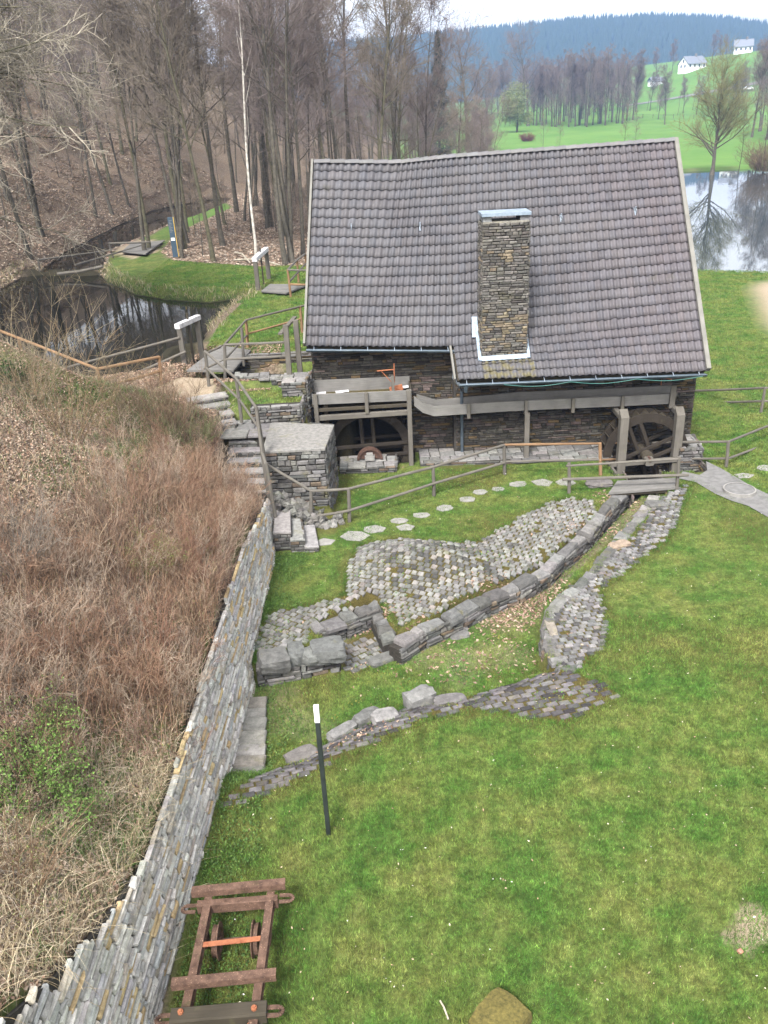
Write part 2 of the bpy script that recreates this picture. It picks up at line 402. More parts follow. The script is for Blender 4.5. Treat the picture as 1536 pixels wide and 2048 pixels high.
MT['signyellow'] = m_simple('yellow sign edge', (.45, .3, .06), (.55, .36, .08), 5, .6, 0)
MT['dark'] = m_simple('dark opening', (.006, .006, .005), (.014, .013, .011), 5, .95, 0)
MT['glass'] = m_simple('window glass', (.05, .06, .08), (.07, .08, .1), 5, .15, 0)
MT['mossgreen'] = m_simple('moss cushion', (.04, .036, .010), (.13, .105, .028), 22, .95, .9, bd=.02)
MT['hose'] = m_simple('green cable', (.02, .08, .07), (.03, .12, .10), 5, .5, 0)
MT['lichenstone'] = m_simple('lichen stone', (.2, .18, .1), (.4, .36, .22), 12, .95, .5)
def m_col(name, ro=.9, var=.35, trans=0.0):
    t = NT(name); n = t.noise(t.obj(), 30, 2)
    c = t.mix(1.0, t.attr(), t.ramp(n, (.3, .65 - var * .6), (.7, .65 + var * .6)), 'MULTIPLY'); t.base(c).rough(ro); return t.m
MT['leafcol'] = m_col('dead leaves'); MT['stalk'] = m_col('dry stalks'); MT['foliage'] = m_col('young leaves', .7)
t = NT('tile'); o = t.obj(); a = t.attr()
n = t.noise(o, 2.2, 6, .7); n2 = t.noise(t.map(o, (9, 1.5, 1.5)), 1.4, 5, .7)
c = t.mix(1.0, a, t.ramp(n, (.3, .86), (.75, 1.16)), 'MULTIPLY')
c = t.mix(t.ramp(n2, (.5, 0), (.8, .4)), c, (.04, .035, .03))
c = t.mix(t.ramp(t.noise(o, 14, 4), (.7, 0), (.76, .4)), c, (.16, .16, .155))
c = t.mix(t.ramp(t.noise(o, .55, 4, .6), (.4, 0), (.7, .3)), c, (.10, .096, .094))
c = t.mix(t.ramp(t.noise(o, 1.3, 6, .75), (.62, 0), (.72, .5)), c, (.045, .042, .028))
xyz = t.n('ShaderNodeSeparateXYZ'); t.t.links.new(t.geo(), xyz.inputs[0])
mx = t.math('MULTIPLY', t.math('LESS_THAN', t.math('ABSOLUTE', t.math('SUBTRACT', xyz.outputs[0], 3.85)), .75), t.math('LESS_THAN', xyz.outputs[1], 24.1))
c = t.mix(t.math('MULTIPLY', mx, t.ramp(t.noise(o, 5, 4), (.4, 0), (.6, .7))), c, (.10, .085, .03))
t.base(c).rough(t.ramp(n, (.3, .5), (.7, .7))); t.b.inputs['Specular IOR Level'].default_value = .3; t.bump(t.noise(o, 70, 3), .25, .004); MT['tile'] = t.m
# grass colours shared by ground and blades
def grass_nodes(t, pos):
    n1 = t.noise(pos, .9, 5, .65); n2 = t.noise(pos, 3.7, 4, .6); n3 = t.noise(pos, .25, 3)
    g = t.ramp(n2, (.3, (.030, .078, .012)), (.5, (.052, .118, .018)), (.7, (.088, .165, .03)))
    y = t.ramp(n2, (.3, (.11, .125, .024)), (.7, (.22, .21, .07)))
    f = t.math('MULTIPLY', t.ramp(n1, (.40, 0), (.64, 1)), .66)
    k = t.ramp(t.noise(pos, 16, 3, .6), (.3, .5), (.7, 1.25)); k2 = t.ramp(t.noise(pos, 5.5, 3, .6), (.35, .8), (.65, 1.12))  # fine noise paints clump shadows into the grass colour
    return t.mix(1.0, t.mix(1.0, t.mix(f, g, y), k, 'MULTIPLY'), k2, 'MULTIPLY'), n3
t = NT('ground cover'); pos = t.geo(); a = t.attr(); b2 = t.attr('Msk2')
g, n3 = grass_nodes(t, pos)
g = t.mix(.35, g, (.05, .045, .02))
nf = t.noise(pos, 38, 5, .7); nl = t.noise(pos, 12, 5, .75); nm = t.noise(pos, 1.1, 4)
lit = t.ramp(nl, (.32, (.03, .022, .014)), (.48, (.10, .078, .058)), (.6, (.21, .165, .125)), (.72, (.075, .054, .04)))
lit = t.mix(t.ramp(nm, (.35, 0), (.7, .5)), lit, (.12, .08, .055))
dirt = t.ramp(nf, (.3, (.15, .115, .08)), (.7, (.34, .27, .2)))
moss = t.ramp(nf, (.3, (.022, .022, .008)), (.7, (.10, .078, .025)))
mead = t.ramp(t.noise(pos, .05, 5, .6), (.3, (.052, .118, .022)), (.7, (.085, .16, .034)))
mead = t.mix(t.ramp(t.noise(pos, .35, 5, .7), (.4, 0), (.75, .35)), mead, (.13, .16, .055))
c = t.mix(t.sepx(a, 2), g, moss); c = t.mix(t.sepx(b2, 0), c, mead); c = t.mix(t.sepx(a, 0), c, lit); c = t.mix(t.sepx(a, 1), c, dirt)
c = t.mix(t.sepx(b2, 1), c, t.ramp(nf, (.3, (.012, .011, .007)), (.7, (.04, .035, .022))))
t.base(c).rough(.95); t.bump(t.mix(.5, nf, nl), .8, .04); t.b.inputs['Specular IOR Level'].default_value = .1; MT['ground'] = t.m
t = NT('grass blades'); pos = t.geo(); g, n3 = grass_nodes(t, pos)
c = t.mix(1.0, g, t.attr(), 'MULTIPLY'); t.base(c).rough(.75); t.b.inputs['Specular IOR Level'].default_value = .2; MT['blade'] = t.m
def m_water(name, c, sc, st, ro=.02):
    t = NT(name); t.base(c).rough(ro); t.b.inputs['IOR'].default_value = 1.33
    n = t.noise(t.map(t.geo(), (1, .35, 1)), sc, 3, .5); t.bump(n, st, .02); return t.m
MT['pondwater'] = m_water('dark pond water', (.010, .010, .007), 1.6, .12)
MT['lakewater'] = m_water('lake water', (.03, .04, .045), .8, .15)
MT['lakewater'].node_tree.nodes['Principled BSDF'].inputs['IOR'].default_value = 4.0
MT['racewater'] = m_water('brown race water', (.06, .045, .012), 2, .1)
# ================================================================ GROUND
def axis(a, b, st, lo, hi, g):
    m = list(np.arange(a, b + st / 2, st)); s = st; v = a; L = []
    while v > lo: s = min(s * g, 60); v -= s; L.append(v)
    s = st; v = m[-1]; H = []
    while v < hi: s = min(s * g, 60); v += s; H.append(v)
    return np.array(L[::-1] + m + H)
xs = axis(-8, 11.5, .1, -900, 1100, 1.045); ys = axis(3.5, 30, .1, -6, 1350, 1.022)
X, Y = np.meshgrid(xs, ys); Z = terr(X, Y)
V = np.stack([X, Y, Z], -1).reshape(-1, 3); nx, ny = len(xs), len(ys)
I = np.arange(nx * ny).reshape(ny, nx)
FQ = np.stack([I[:-1, :-1], I[:-1, 1:], I[1:, 1:], I[1:, :-1]], -1).reshape(-1, 4)
APRON = Gs([(1190, 1003), (1195, 1040), (1170, 1072), (1125, 1106), (1095, 1138), (1040, 1165), (975, 1188), (915, 1216), (845, 1250), (800, 1258), (765, 1206), (700, 1222), (632, 1246), (610, 1290),
            (590, 1300), (510, 1320), (505, 1270), (540, 1225), (600, 1215), (690, 1190), (695, 1130), (720, 1090), (800, 1075), (900, 1085), (960, 1080), (1040, 1035), (1100, 1005), (1140, 995)])
NICHE = Gs([(752, 1262), (815, 1290), (705, 1350), (672, 1318), (685, 1290)])
RIGHTP = Gs([(1335, 985), (1385, 965), (1340, 1075), (1290, 1115), (1200, 1180), (1215, 1250), (1205, 1300), (1150, 1345), (1112, 1330), (1095, 1290), (1100, 1220), (1130, 1180),
             (1180, 1155), (1225, 1100), (1268, 1072), (1300, 1020)])
LOWERP = Gs([(1100, 1340), (1245, 1390), (1130, 1448), (960, 1420), (850, 1440), (740, 1490), (600, 1560), (450, 1625), (445, 1595), (590, 1520), (650, 1490), (720, 1455), (820, 1415), (930, 1395)])
PATHR = poly([(1378, 925), (1410, 920), (1450, 945), (1500, 985), (1560, 1020), (1600, 1060), (1560, 1052), (1500, 1015), (1440, 985), (1400, 960)])
UPLAWN = poly([(400, 712), (440, 645), (492, 598), (560, 585), (640, 570), (640, 700)], 2.7)
PONDBANK = poly([(205, 548), (215, 500), (290, 470), (390, 420), (450, 402), (465, 410), (400, 440), (345, 470), (320, 500), (345, 516), (430, 522), (520, 528), (640, 525), (640, 575), (510, 592), (490, 600), (400, 595), (300, 580)], 2.8)
x, y = V[:, 0], V[:, 1]
edge = np.interp(y, [24.5, 27, 34, 60, 90, 150], [-2.0, -2.0, 4, 14, 16, 10])
lit = np.zeros(len(V)); dirt = lit.copy(); moss = lit.copy(); mead = lit.copy(); wet = lit.copy()
cx = np.interp(y, CANY, CANX)
bankm = sst(-2.95, -3.15, x) * sst(32, 30, y)
gpatch = sst(.55, .7, vnoise(x, y, 1.6, 11)) * .75
lit = np.maximum(lit, bankm * (1 - gpatch))
woods = np.maximum(sst(cx - 1, cx - 3, x), sst(0, 5, edge - x) * sst(210, 150, y)) * sst(31, 33, y) * sst(500, 400, y)
lit = np.maximum(lit, woods)
lit = np.maximum(lit, sst(60, 30, edge + 15 - x) * 0)
i = inpoly(x, y, UPLAWN) | inpoly(x, y, PONDBANK); lit[i] *= .05
i = (x > -4.75) & (x < -1.9) & (y > 23.6) & (y < 26); lit[i] *= .1
mead = sst(58, 75, y) * (1 - lit)
# rough edge of the meadow by the wood and by the lake
ed = sst(6, 0, np.abs(x - edge - 2)) * sst(100, 130, y) * sst(330, 250, y); lit = np.maximum(lit, .7 * ed * vnoise(x, y, 5, 14))
dl = dpoly(x, y, LAKE); lit = np.maximum(lit, .55 * sst(3.5, .3, dl) * (y > 100) * sst(.3, .7, vnoise(x, y, 3, 15)))
for pl, w in ((APRON, .12), (NICHE, .1), (RIGHTP, .12), (LOWERP, .15)):
    d = dpoly(x, y, pl); ins = inpoly(x, y, pl); moss = np.maximum(moss, np.where(ins, 1, sst(w * 3, 0, d) * .8))
moss = np.maximum(moss, .6 * sst(.6, .75, vnoise(x, y, 2.2, 16)) * (y < 26) * (x > -3))
p = P(1010, 1050); moss = np.maximum(moss, .8 * np.exp(-(((x - p.x) / 1.3) ** 2 + ((y - p.y) / .8) ** 2)))
p = P(1510, 1860); dirt = np.maximum(dirt, sst(.36, .1, np.hypot((x - p.x) / 1.2, y - p.y) + .5 * (vnoise(x, y, .2, 17) - .5)))
DP = poly([(1480, 575), (1500, 560), (1560, 555), (1700, 600), (1700, 740), (1540, 680), (1505, 650)]); d = dpoly(x, y, DP)
dirt = np.maximum(dirt, np.where(inpoly(x, y, DP), sst(0, 1.5, d), 0))
PP = poly([(190, 805), (330, 765), (385, 742), (425, 745), (430, 775), (400, 790), (330, 800), (230, 822)], 2.7); dirt = np.maximum(dirt, inpoly(x, y, PP) * .95); lit[inpoly(x, y, PP)] = 0
CP = poly([(225, 505), (240, 478), (300, 476), (325, 478), (315, 500), (260, 515)], 2.75); dirt = np.maximum(dirt, inpoly(x, y, CP) * .9)
LV = [G(1050, 1215), G(1010, 1240)]
for p in LV: lit = np.maximum(lit, .6 * np.exp(-(((x - p.x) / .7) ** 2 + ((y - p.y) / .5) ** 2)))
lit = np.maximum(lit, .75 * inpoly(x, y, Gs([(1085, 1180), (1230, 1040), (1290, 990), (1310, 1000), (1200, 1100), (1110, 1180)])))
bo = inpoly(x, y, BOWL); dirt = np.maximum(dirt, .35 * bo * sst(.5, .8, vnoise(x, y, .9, 18)))
for pl in (PIT, BRIDGECH, WPIT): wet = np.maximum(wet, sst(.2, 0, np.where(inpoly(x, y, pl), 0, dpoly(x, y, pl))))
for pl in (MILLPOND, CANAL): wet = np.maximum(wet, np.where(inpoly(x, y, pl), 1, sst(.5, 0, dpoly(x, y, pl)) * .7))
wet = np.maximum(wet, sst(.5, 0, dl) * .8)
msk = np.stack([np.clip(lit, 0, 1), np.clip(dirt, 0, 1), np.clip(moss, 0, 1)], -1)
me = np_mesh('ground', V, FQ, msk, True)
a = me.color_attributes.new('Msk2', 'FLOAT_COLOR', 'POINT'); cc = np.ones((len(V), 4), np.float32); cc[:, 0] = mead; cc[:, 1] = wet; cc[:, 2] = 0; a.data.foreach_set('color', cc.ravel())
me.color_attributes[0].name = 'Col'
tag(link('ground', me, MT['ground']), kind='structure')
def sheet(name, pl, z, mat):
    bm_ = MB(); bm_.add([(a_, b_, z) for a_, b_ in pl], [tuple(range(len(pl)))]); o = bm_.build(name, mat); return o
def grow(pl, k):
    c = np.mean(np.array(pl), 0); return [tuple(c + (np.array(p) - c) * k) for p in pl]
mb = MB(); mb.box((-40, 27, POND_Z - .02), (-1.5, 100, POND_Z), (0, 0, 0))
def water_mesh(name, pls, z, mat):
    m = MB()
    for pl in pls:
        a_ = 0
        for k in range(len(pl)): a_ += pl[k][0] * pl[(k + 1) % len(pl)][1] - pl[(k + 1) % len(pl)][0] * pl[k][1]
        pl = pl if a_ > 0 else pl[::-1]
        m.add([(p_[0], p_[1], z) for p_ in pl], [tuple(range(len(pl)))])
    o = m.build(name, mat); tag(o, kind='structure'); return o
def offs(pl, d):
    out = []; n = len(pl); ar = sum(pl[k][0] * pl[(k + 1) % n][1] - pl[(k + 1) % n][0] * pl[k][1] for k in range(n)); sg = 1 if ar > 0 else -1
    for k in range(n):
        a_ = Vector(pl[k - 1]); b_ = Vector(pl[k]); c_ = Vector(pl[(k + 1) % n])
        n1 = (b_ - a_).normalized(); n2 = (c_ - b_).normalized(); nn = Vector((n1.y + n2.y, -n1.x - n2.x)) * sg
        nn = nn.normalized() if nn.length > .1 else nn
        out.append(tuple(b_ + nn * d))
    return out
water_mesh('mill_pond', [offs(MILLPOND, .35)], POND_Z, MT['pondwater'])
water_mesh('canal_water', [offs(CANAL, .3)], POND_Z - .004, MT['pondwater'])
water_mesh('lake', [offs(LAKE, 1.2)], LAKE_Z, MT['lakewater'])
# ================================================================ PAVING
def rc(lo, hi, tint=(1, 1, 1), sat=.03):
    v = lo + (hi - lo) * random.random() ** 1.2
    return tuple(max(.01, v * t_ * (1 + sat * (random.random() - .5) * 2)) for t_ in tint)
def setts(name, pl, ang, a_, b_, lo=.12, hi=.25, tint=(1, .97, .91), gap=.93, h=.028, warp=.25, darkc=None, lift=0):
    m = MB(); pn = np.array(pl); c0 = pn.mean(0); Rr = np.abs(pn - c0).max() * 1.5
    ca, sa = math.cos(ang), math.sin(ang); ni = int(Rr / a_) + 2; nj = int(Rr / b_) + 2; cand = []
    for j in range(-nj, nj):
        for i_ in range(-ni, ni):
            u = (i_ + (.5 if j % 2 else 0)) * a_; v = j * b_
            th = warp * math.sin(u * .5 + v * .35) * .8
            u2 = u + .25 * warp * math.sin(v * 1.3); v2 = v + .6 * warp * math.sin(u * .9) + (random.random() - .5) * .025
            u2 += (random.random() - .5) * .025
            cand.append((c0[0] + u2 * ca - v2 * sa, c0[1] + u2 * sa + v2 * ca, th))
    A = np.array(cand); ok = inpoly(A[:, 0], A[:, 1], pl) ; dd = dpoly(A[:, 0], A[:, 1], pl)
    ok &= (dd > .01) & ~((dd < .15) & (rng.random(len(A)) < .15)); A = A[ok]
    e = .08; z = terr(A[:, 0], A[:, 1]); zx = (terr(A[:, 0] + e, A[:, 1]) - terr(A[:, 0] - e, A[:, 1])) / (2 * e); zy = (terr(A[:, 0], A[:, 1] + e) - terr(A[:, 0], A[:, 1] - e)) / (2 * e)
    for (px_, py_, th), zz, gx, gy in zip(A, z, np.clip(zx, -.7, .7), np.clip(zy, -.7, .7)):
        N = Vector((-gx + .12 * (random.random() - .5), -gy + .12 * (random.random() - .5), 1)).normalized()
        t_ = ang + .35 * th + .12 * (random.random() - .5); U = Vector((math.cos(t_), math.sin(t_), 0)); U = (U - N * U.dot(N)).normalized(); Vv = N.cross(U)
        col = rc(lo, hi, tint)
        if random.random() < .03: continue
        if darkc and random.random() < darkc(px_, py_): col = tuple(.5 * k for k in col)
        if random.random() < .06: col = rc(lo, hi, (1.06, .95, .87))
        m.pillow(Vector((px_, py_, zz + lift)), U, Vv, N, a_ * gap * (1 - .2 * random.random()), b_ * gap * (1 - .2 * random.random()), h * (1 + .5 * random.random()), col, .2, .13)
    o = m.build(name, MT['sett']); tag(o, kind='structure'); return o
hump_shade = lambda px_, py_: .75 * math.exp(-(((px_ - DOME.x - .5) / 1.4) ** 2 + ((py_ - DOME.y + .1) / 1.0) ** 2))  # darker setts paint the shade on the falling side of the hump
setts('cobbled_apron', APRON, R(-28), .165, .155, .15, .29, darkc=hump_shade, gap=.95)
setts('cobbled_niche', NICHE, R(30), .19, .16)
setts('cobbled_bank', RIGHTP, R(12), .18, .12, .15, .27, tint=(1, .96, .95), darkc=lambda a_, b_: .3, gap=.93)
setts('cobbled_spillway', LOWERP, R(14), .24, .12, .09, .19, (1, .92, .95), gap=.96, h=.022, darkc=lambda a_, b_: .3)
m = MB(); up_ = [(1385, 918), (1412, 924), (1445, 940), (1475, 958), (1505, 976), (1540, 992), (1600, 1030)]; lo_ = [(1355, 958), (1392, 966), (1430, 990), (1462, 1004), (1495, 1014), (1536, 1037), (1600, 1078)]
lp = []
for (a_, b_), (c_, d_) in zip(up_, lo_):
    q0, q1 = P(a_, b_), P(c_, d_); lp.append([(q.x, q.y, tz1(q.x, q.y) + .03) for q in (q0, q0.lerp(q1, .33), q0.lerp(q1, .66), q1)])
for r0_, r1_ in zip(lp[:-1], lp[1:]):
    for k in range(3):
        for t_ in range(4):
            f0, f1 = t_ / 4, (t_ + 1) / 4; Q = [Vector(r0_[k]).lerp(Vector(r1_[k]), f0), Vector(r0_[k + 1]).lerp(Vector(r1_[k + 1]), f0), Vector(r0_[k + 1]).lerp(Vector(r1_[k + 1]), f1), Vector(r0_[k]).lerp(Vector(r1_[k]), f1)]
            for q in Q: q.z = tz1(q.x, q.y) + .03
            m.add(Q, [(0, 1, 2, 3)])
o = m.build('path', MT['concrete']); tag(o, kind='structure')
# ================================================================ STONE WALLS
def face(m, A, B, z0, z1, hmin=.05, hmax=.12, lmin=.14, lmax=.42, pal=None, depth=.035, N=None, batter=0.0, jit=.12, skip=None):
    """courses of stones on the vertical face from A to B (xy), z0..z1 numbers or functions of the distance"""
    A = Vector((A[0], A[1], 0)); B = Vector((B[0], B[1], 0)); U = (B - A); L = U.length; U /= L
    N = N or Vector((U.y, -U.x, 0)); f0 = z0 if callable(z0) else (lambda s_: z0); f1 = z1 if callable(z1) else (lambda s_: z1)
    zmin = min(f0(0), f0(L), f0(L / 2)); zmax = max(f1(0), f1(L), f1(L / 2), f1(L / 4), f1(L * .75)); z = zmin
    Up = (Vector((0, 0, 1)) - N * batter).normalized(); Nt = U.cross(Up).normalized()
    if Nt.dot(N) < 0: Nt = -Nt
    while z < zmax:
        h = random.uniform(hmin, hmax); s_ = -random.random() * lmin
        while s_ < L:
            l = random.uniform(lmin, lmax) * (1.25 if h < (hmin + hmax) / 2 else .8); a_ = max(s_, 0); b_ = min(s_ + l, L); s_ += l
            if b_ - a_ < .04: continue
            c_ = (a_ + b_) / 2; zc = z + h / 2
            if zc < f0(c_) - h * .3 or zc > min(f1(a_), f1(b_)) + .03: continue
            if skip and skip(c_, zc): continue
            o = A + U * c_ - N * (batter * zc) + Vector((0, 0, zc))
            m.pillow(o + Vector((0, 0, h * .12 * (random.random() - .5))), U, Up, Nt, (b_ - a_) - .012, h * random.uniform(.78, 1.08) - .006, depth * random.uniform(.5, 1.3), pal(c_, zc) if pal else rc(.1, .3), jit, .18)
        z += h
def palgrey(c_, z): 
    r_ = random.random()
    if r_ < .11: return rc(.36, .5, (1.08, .82, .45))
    if r_ < .17: return rc(.34, .46, (1, 1, .98))
    if r_ < .3: return rc(.32, .46, (1.06, .95, .8))
    return rc(.32, .62, (1, .965, .89))
def palhouse(c_, z):
    r_ = random.random()
    if r_ < .12: return rc(.1, .2, (1.2, .85, .45))
    if r_ < .25: return rc(.12, .22, (1.1, .85, .75))
    return rc(.05, .17, (1.08, .97, .82))
def palrub(c_, z):
    if random.random() < .1: return rc(.10, .18, (1.15, .88, .66))
    return rc(.07, .23, (1, .965, .91))
def topslab(m, pts, z, th=.07, cell=.45, lo=.2, hi=.32, tint=(1, .965, .92)):
    """broken flagstones covering polygon pts at height z"""
    xs_ = [p_[0] for p_ in pts]; ys_ = [p_[1] for p_ in pts]; yy = min(ys_)
    while yy < max(ys_):
        h = random.uniform(.6, 1.1) * cell; xx = min(xs_) - random.random() * cell
        while xx < max(xs_):
            w = random.uniform(.7, 1.5) * cell; cx_, cy_ = xx + w / 2, yy + h / 2
            a_ = max(xx, min(xs_)); b_ = min(xx + w, max(xs_)); c2 = min(yy + h, max(ys_))
            if inpoly(np.array([cx_]), np.array([cy_]), pts)[0] or inpoly(np.array([(a_ + b_) / 2]), np.array([(yy + c2) / 2]), pts)[0]:
                m.pillow(Vector(((a_ + b_) / 2, (yy + c2) / 2, z - .03)), Vector((1, 0, 0)), Vector((0, 1, 0)), Vector((0, 0, 1)), (b_ - a_) - .015, (c2 - yy) - .015, .03 + .015 * random.random(), rc(lo, hi, tint), .14, .05)
            xx += w
        yy += h
def prism(m, pts, z0, z1, col=(.05, .045, .035)):
    n = len(pts); ar = sum(pts[k][0] * pts[(k + 1) % n][1] - pts[(k + 1) % n][0] * pts[k][1] for k in range(n))
    if ar < 0: pts = pts[::-1]
    m.add([(a_, b_, z0) for a_, b_ in pts] + [(a_, b_, z1) for a_, b_ in pts], [tuple(range(n - 1, -1, -1)), tuple(range(n, 2 * n))] + [(k, (k + 1) % n, n + (k + 1) % n, n + k) for k in range(n)], col)
def tread(m, foot, z0, z1, col):
    cn = np.mean(np.array(foot), 0); n = len(foot); A = [(cn[0] + (p_[0] - cn[0]) * 1.04 + .02 * (random.random() - .5), cn[1] + (p_[1] - cn[1]) * 1.04 + .02 * (random.random() - .5)) for p_ in foot]; B = [(cn[0] + (p_[0] - cn[0]) * .95, cn[1] + (p_[1] - cn[1]) * .95) for p_ in A]
    vs = [(*a_, z0) for a_ in A] + [(*a_, z1 - .015) for a_ in A] + [(*a_, z1) for a_ in B]; fs = [tuple(range(2 * n, 3 * n))]
    for k in range(n):
        j = (k + 1) % n; fs += [(k, j, n + j, n + k), (n + k, n + j, 2 * n + j, 2 * n + k)]
    m.add(vs, fs, col)
# retaining wall
root = empty('retaining_wall', (-3, 12, 0), 'long battered retaining wall of grey and ochre slate holding the brushy bank', 'stone wall')
base = [(-3.16, 3.0), (-3.14, 6.7), (-3.0, 10.4), (-2.88, 14), (-2.82, 18), (-2.9, 20.6)]
m = MB(); core = MB()
for k in range(len(base) - 1):
    A, B = base[k], base[k + 1]
    zt = lambda s_, A=A, B=B: float(np.interp(A[1] + (B[1] - A[1]) * s_ / math.dist(A, B), WT_Y, WT_Z)) + .0 + .03 * math.sin(A[1] + s_ * 2.1)
    face(m, A, B, -.05 if k not in (2, 3) else -.5, zt, .03, .105, .15, .55, palgrey, .04, N=Vector((1, 0, 0)), batter=.17, jit=.3)
    ns = 8
    for q in range(ns):
        t0, t1 = q / ns, (q + 1) / ns; p0 = Vector(A).lerp(Vector(B), t0); p1 = Vector(A).lerp(Vector(B), t1)
        h0 = float(np.interp(p0.y, WT_Y, WT_Z)) - .03; h1 = float(np.interp(p1.y, WT_Y, WT_Z)) - .03; bt = .17
        core.add([(p0.x - .01, p0.y, -.7), (p1.x - .01, p1.y, -.7), (p1.x - .01 - bt * h1, p1.y, h1), (p0.x - .01 - bt * h0, p0.y, h0), (p0.x - .1 - bt * h0, p0.y, h0 - .04), (p1.x - .1 - bt * h1, p1.y, h1 - .04)],
                 [(0, 1, 2, 3), (3, 2, 5, 4)])
        yy = p0.y; 
        while yy < p1.y and yy > 3:
            l = random.uniform(.14, .34); hz = float(np.interp(yy, WT_Y, WT_Z)); xx = p0.x + (p1.x - p0.x) * (yy - p0.y) / (p1.y - p0.y) - bt * hz
            if random.random() < .0: m.pillow(Vector((xx - .07 + .05 * random.random(), yy + l / 2, hz - .02)), Vector((1, 0, 0)), Vector((0, 1, 0)), Vector((0, 0, 1)), .16 + .12 * random.random(), l * .95, .01 + .02 * random.random(), rc(.16, .3, (1, .95, .85)), .4, .25)
            yy += l
core.build('wall_core', MT['mortar'], root); m.build('stone_facing', MT['facestone'], root)
# low ledge stone strip at the foot of the retaining wall
m = MB(); led = Gs([(492, 1385), (512, 1378), (520, 1535), (462, 1545), (470, 1500)]); zl = -.32
prism(m, [(-2.84, 13.4), (-2.52, 13.4), (-2.3, 11.2), (-2.95, 11.2)], -.8, zl, (.1, .09, .07))
yy = 11.2
while yy < 13.4:
    l = random.uniform(.25, .45); w = .62 - .3 * (yy - 11.2) / 2.2; cxx = -2.93 + w / 2 + .04 * (yy - 11.2)
    m.pillow(Vector((cxx, yy + l / 2, zl)), Vector((1, 0, 0)), Vector((0, 1, 0)), Vector((0, 0, 1)), w, l * .96, .05, rc(.2, .32, (1, .95, .85)), .08, .06); yy += l
tag(m.build('stone_ledge', MT['stone']), 'low ledge of flat mossy flagstones along the foot of the retaining wall', 'stone ledge')
# channel walls
def chwall(name, pts, hgt, label, thick=.32, zoff=0, capl=(.35, .75), th=.09, hi=.34, zt=None):
    root = empty(name, (pts[0][0], pts[0][1], tz1(*pts[0])), label, 'stone wall'); m = MB(); cp_ = MB(); co = MB()
    for k in range(len(pts) - 1):
        A = Vector(pts[k]); B = Vector(pts[k + 1]); U = (B - A); L = U.length; U /= L; N = Vector((U.y, -U.x))
        za, zb = pts_z[k] + zoff, pts_z[k + 1] + zoff
        f1 = lambda s_: za + (zb - za) * s_ / L - th
        face(m, A, B, lambda s_: f1(s_) - hgt, f1, .05, .13, .15, .5, palrub, .05, N=Vector((N.x, N.y, 0)), jit=.3)
        q = [A, B, B - N * thick, A - N * thick]
        co.add([(p_.x, p_.y, zz - hgt - th - .15) for p_, zz in zip(q, (za, zb, zb, za))] + [(p_.x, p_.y, zz - th) for p_, zz in zip(q, (za, zb, zb, za))],
               [(4, 5, 6, 7), (0, 1, 5, 4), (1, 2, 6, 5), (2, 3, 7, 6), (3, 0, 4, 7)])
        s_ = 0
        while s_ < L - .08:
            if random.random() < .07: s_ += .12; continue
            l = min(random.uniform(*capl), L - s_); l = L - s_ if L - s_ - l < .15 else l
            c_ = A + U * (s_ + l / 2) - N * (thick / 2 - .03); zc = za + (zb - za) * (s_ + l / 2) / L
            NN = Vector((.2 * (random.random() - .5), .2 * (random.random() - .5), 1)).normalized(); U3 = Vector((U.x, U.y, (zb - za) / L)); U3 = (U3 - NN * U3.dot(NN)).normalized()
            cp_.pillow(Vector((c_.x + .04 * (random.random() - .5), c_.y + .05 * (random.random() - .5), zc - th + .05 * (random.random() - .5))), U3, NN.cross(U3), NN, l * .98, thick * random.uniform(.8, 1.4), th + .03 * random.random(), rc(.11, hi * .75, (1, .965, .92), .03), .34, .1); s_ += l
    co.build('wall_core', MT['mortar'], root); m.build('stone_facing', MT['stone'], root); cp_.build('coping', MT['stone'], root)
    return root
def ptsz(pl, z): 
    return [tuple(P(a_, b_, z)[:2]) for a_, b_ in pl]
W1 = [(800, 1295), (850, 1262), (925, 1228), (980, 1198), (1040, 1175), (1100, 1142), (1130, 1110), (1180, 1070), (1200, 1045), (1225, 1012), (1262, 975)]
pts = ptsz(W1, .02); pts_z = [.02] * len(pts)
pts2 = [(a_, b_) for a_, b_ in pts]
chwall('channel_wall', pts2, .48, 'long curving dry stone wall with flat coping between the cobbled hump and the channel')
W2 = [(628, 1262), (690, 1240), (762, 1212)]; pts = ptsz(W2, .05); pts_z = [.05] * 3
chwall('niche_wall', pts, .45, 'short dry stone wall with reddish blocks behind the small cobbled niche', .3, capl=(.25, .45))
pts = ptsz([(764, 1220), (790, 1272)], .0); pts_z = [-.1] * 2
chwall('niche_side_wall', pts[::-1], .38, 'short mossy side wall on the right of the cobbled niche', .28, capl=(.25, .4))
W3 = [(512, 1340), (600, 1325), (680, 1308)]; pts = ptsz(W3, 0.02); pts_z = [.02] * 3
root = chwall('end_wall', pts, .5, 'dry stone end wall topped by big rounded boulders beside the retaining wall', .4, capl=(.3, .6), th=.05)
m = MB()
for (a_, b_, sx, sy, sz, rz) in ((548, 1322, .62, .5, .36, .3), (592, 1308, .34, .5, .36, .2), (655, 1300, .72, .6, .34, .15), (622, 1312, .4, .4, .25, .6)):
    p = P(a_, b_, .12); m.rock(p, (sx, sy, sz), (.15 * random.random(), .15 * random.random(), rz), rc(.13, .22, (1, .98, .95)), .14)
m.build('boulder', MT['stone'], root)
WR = [(1303, 990), (1262, 1045), (1225, 1085), (1165, 1160), (1115, 1195), (1095, 1225), (1085, 1260), (1088, 1295), (1112, 1332), (1150, 1345)]
pts = ptsz(WR, .0); pts_z = [.03] * len(pts)
chwall('channel_kerb_wall', pts, .5, 'winding low kerb wall of broken slabs along the right side of the channel', .28, capl=(.25, .5), th=.07, hi=.4)
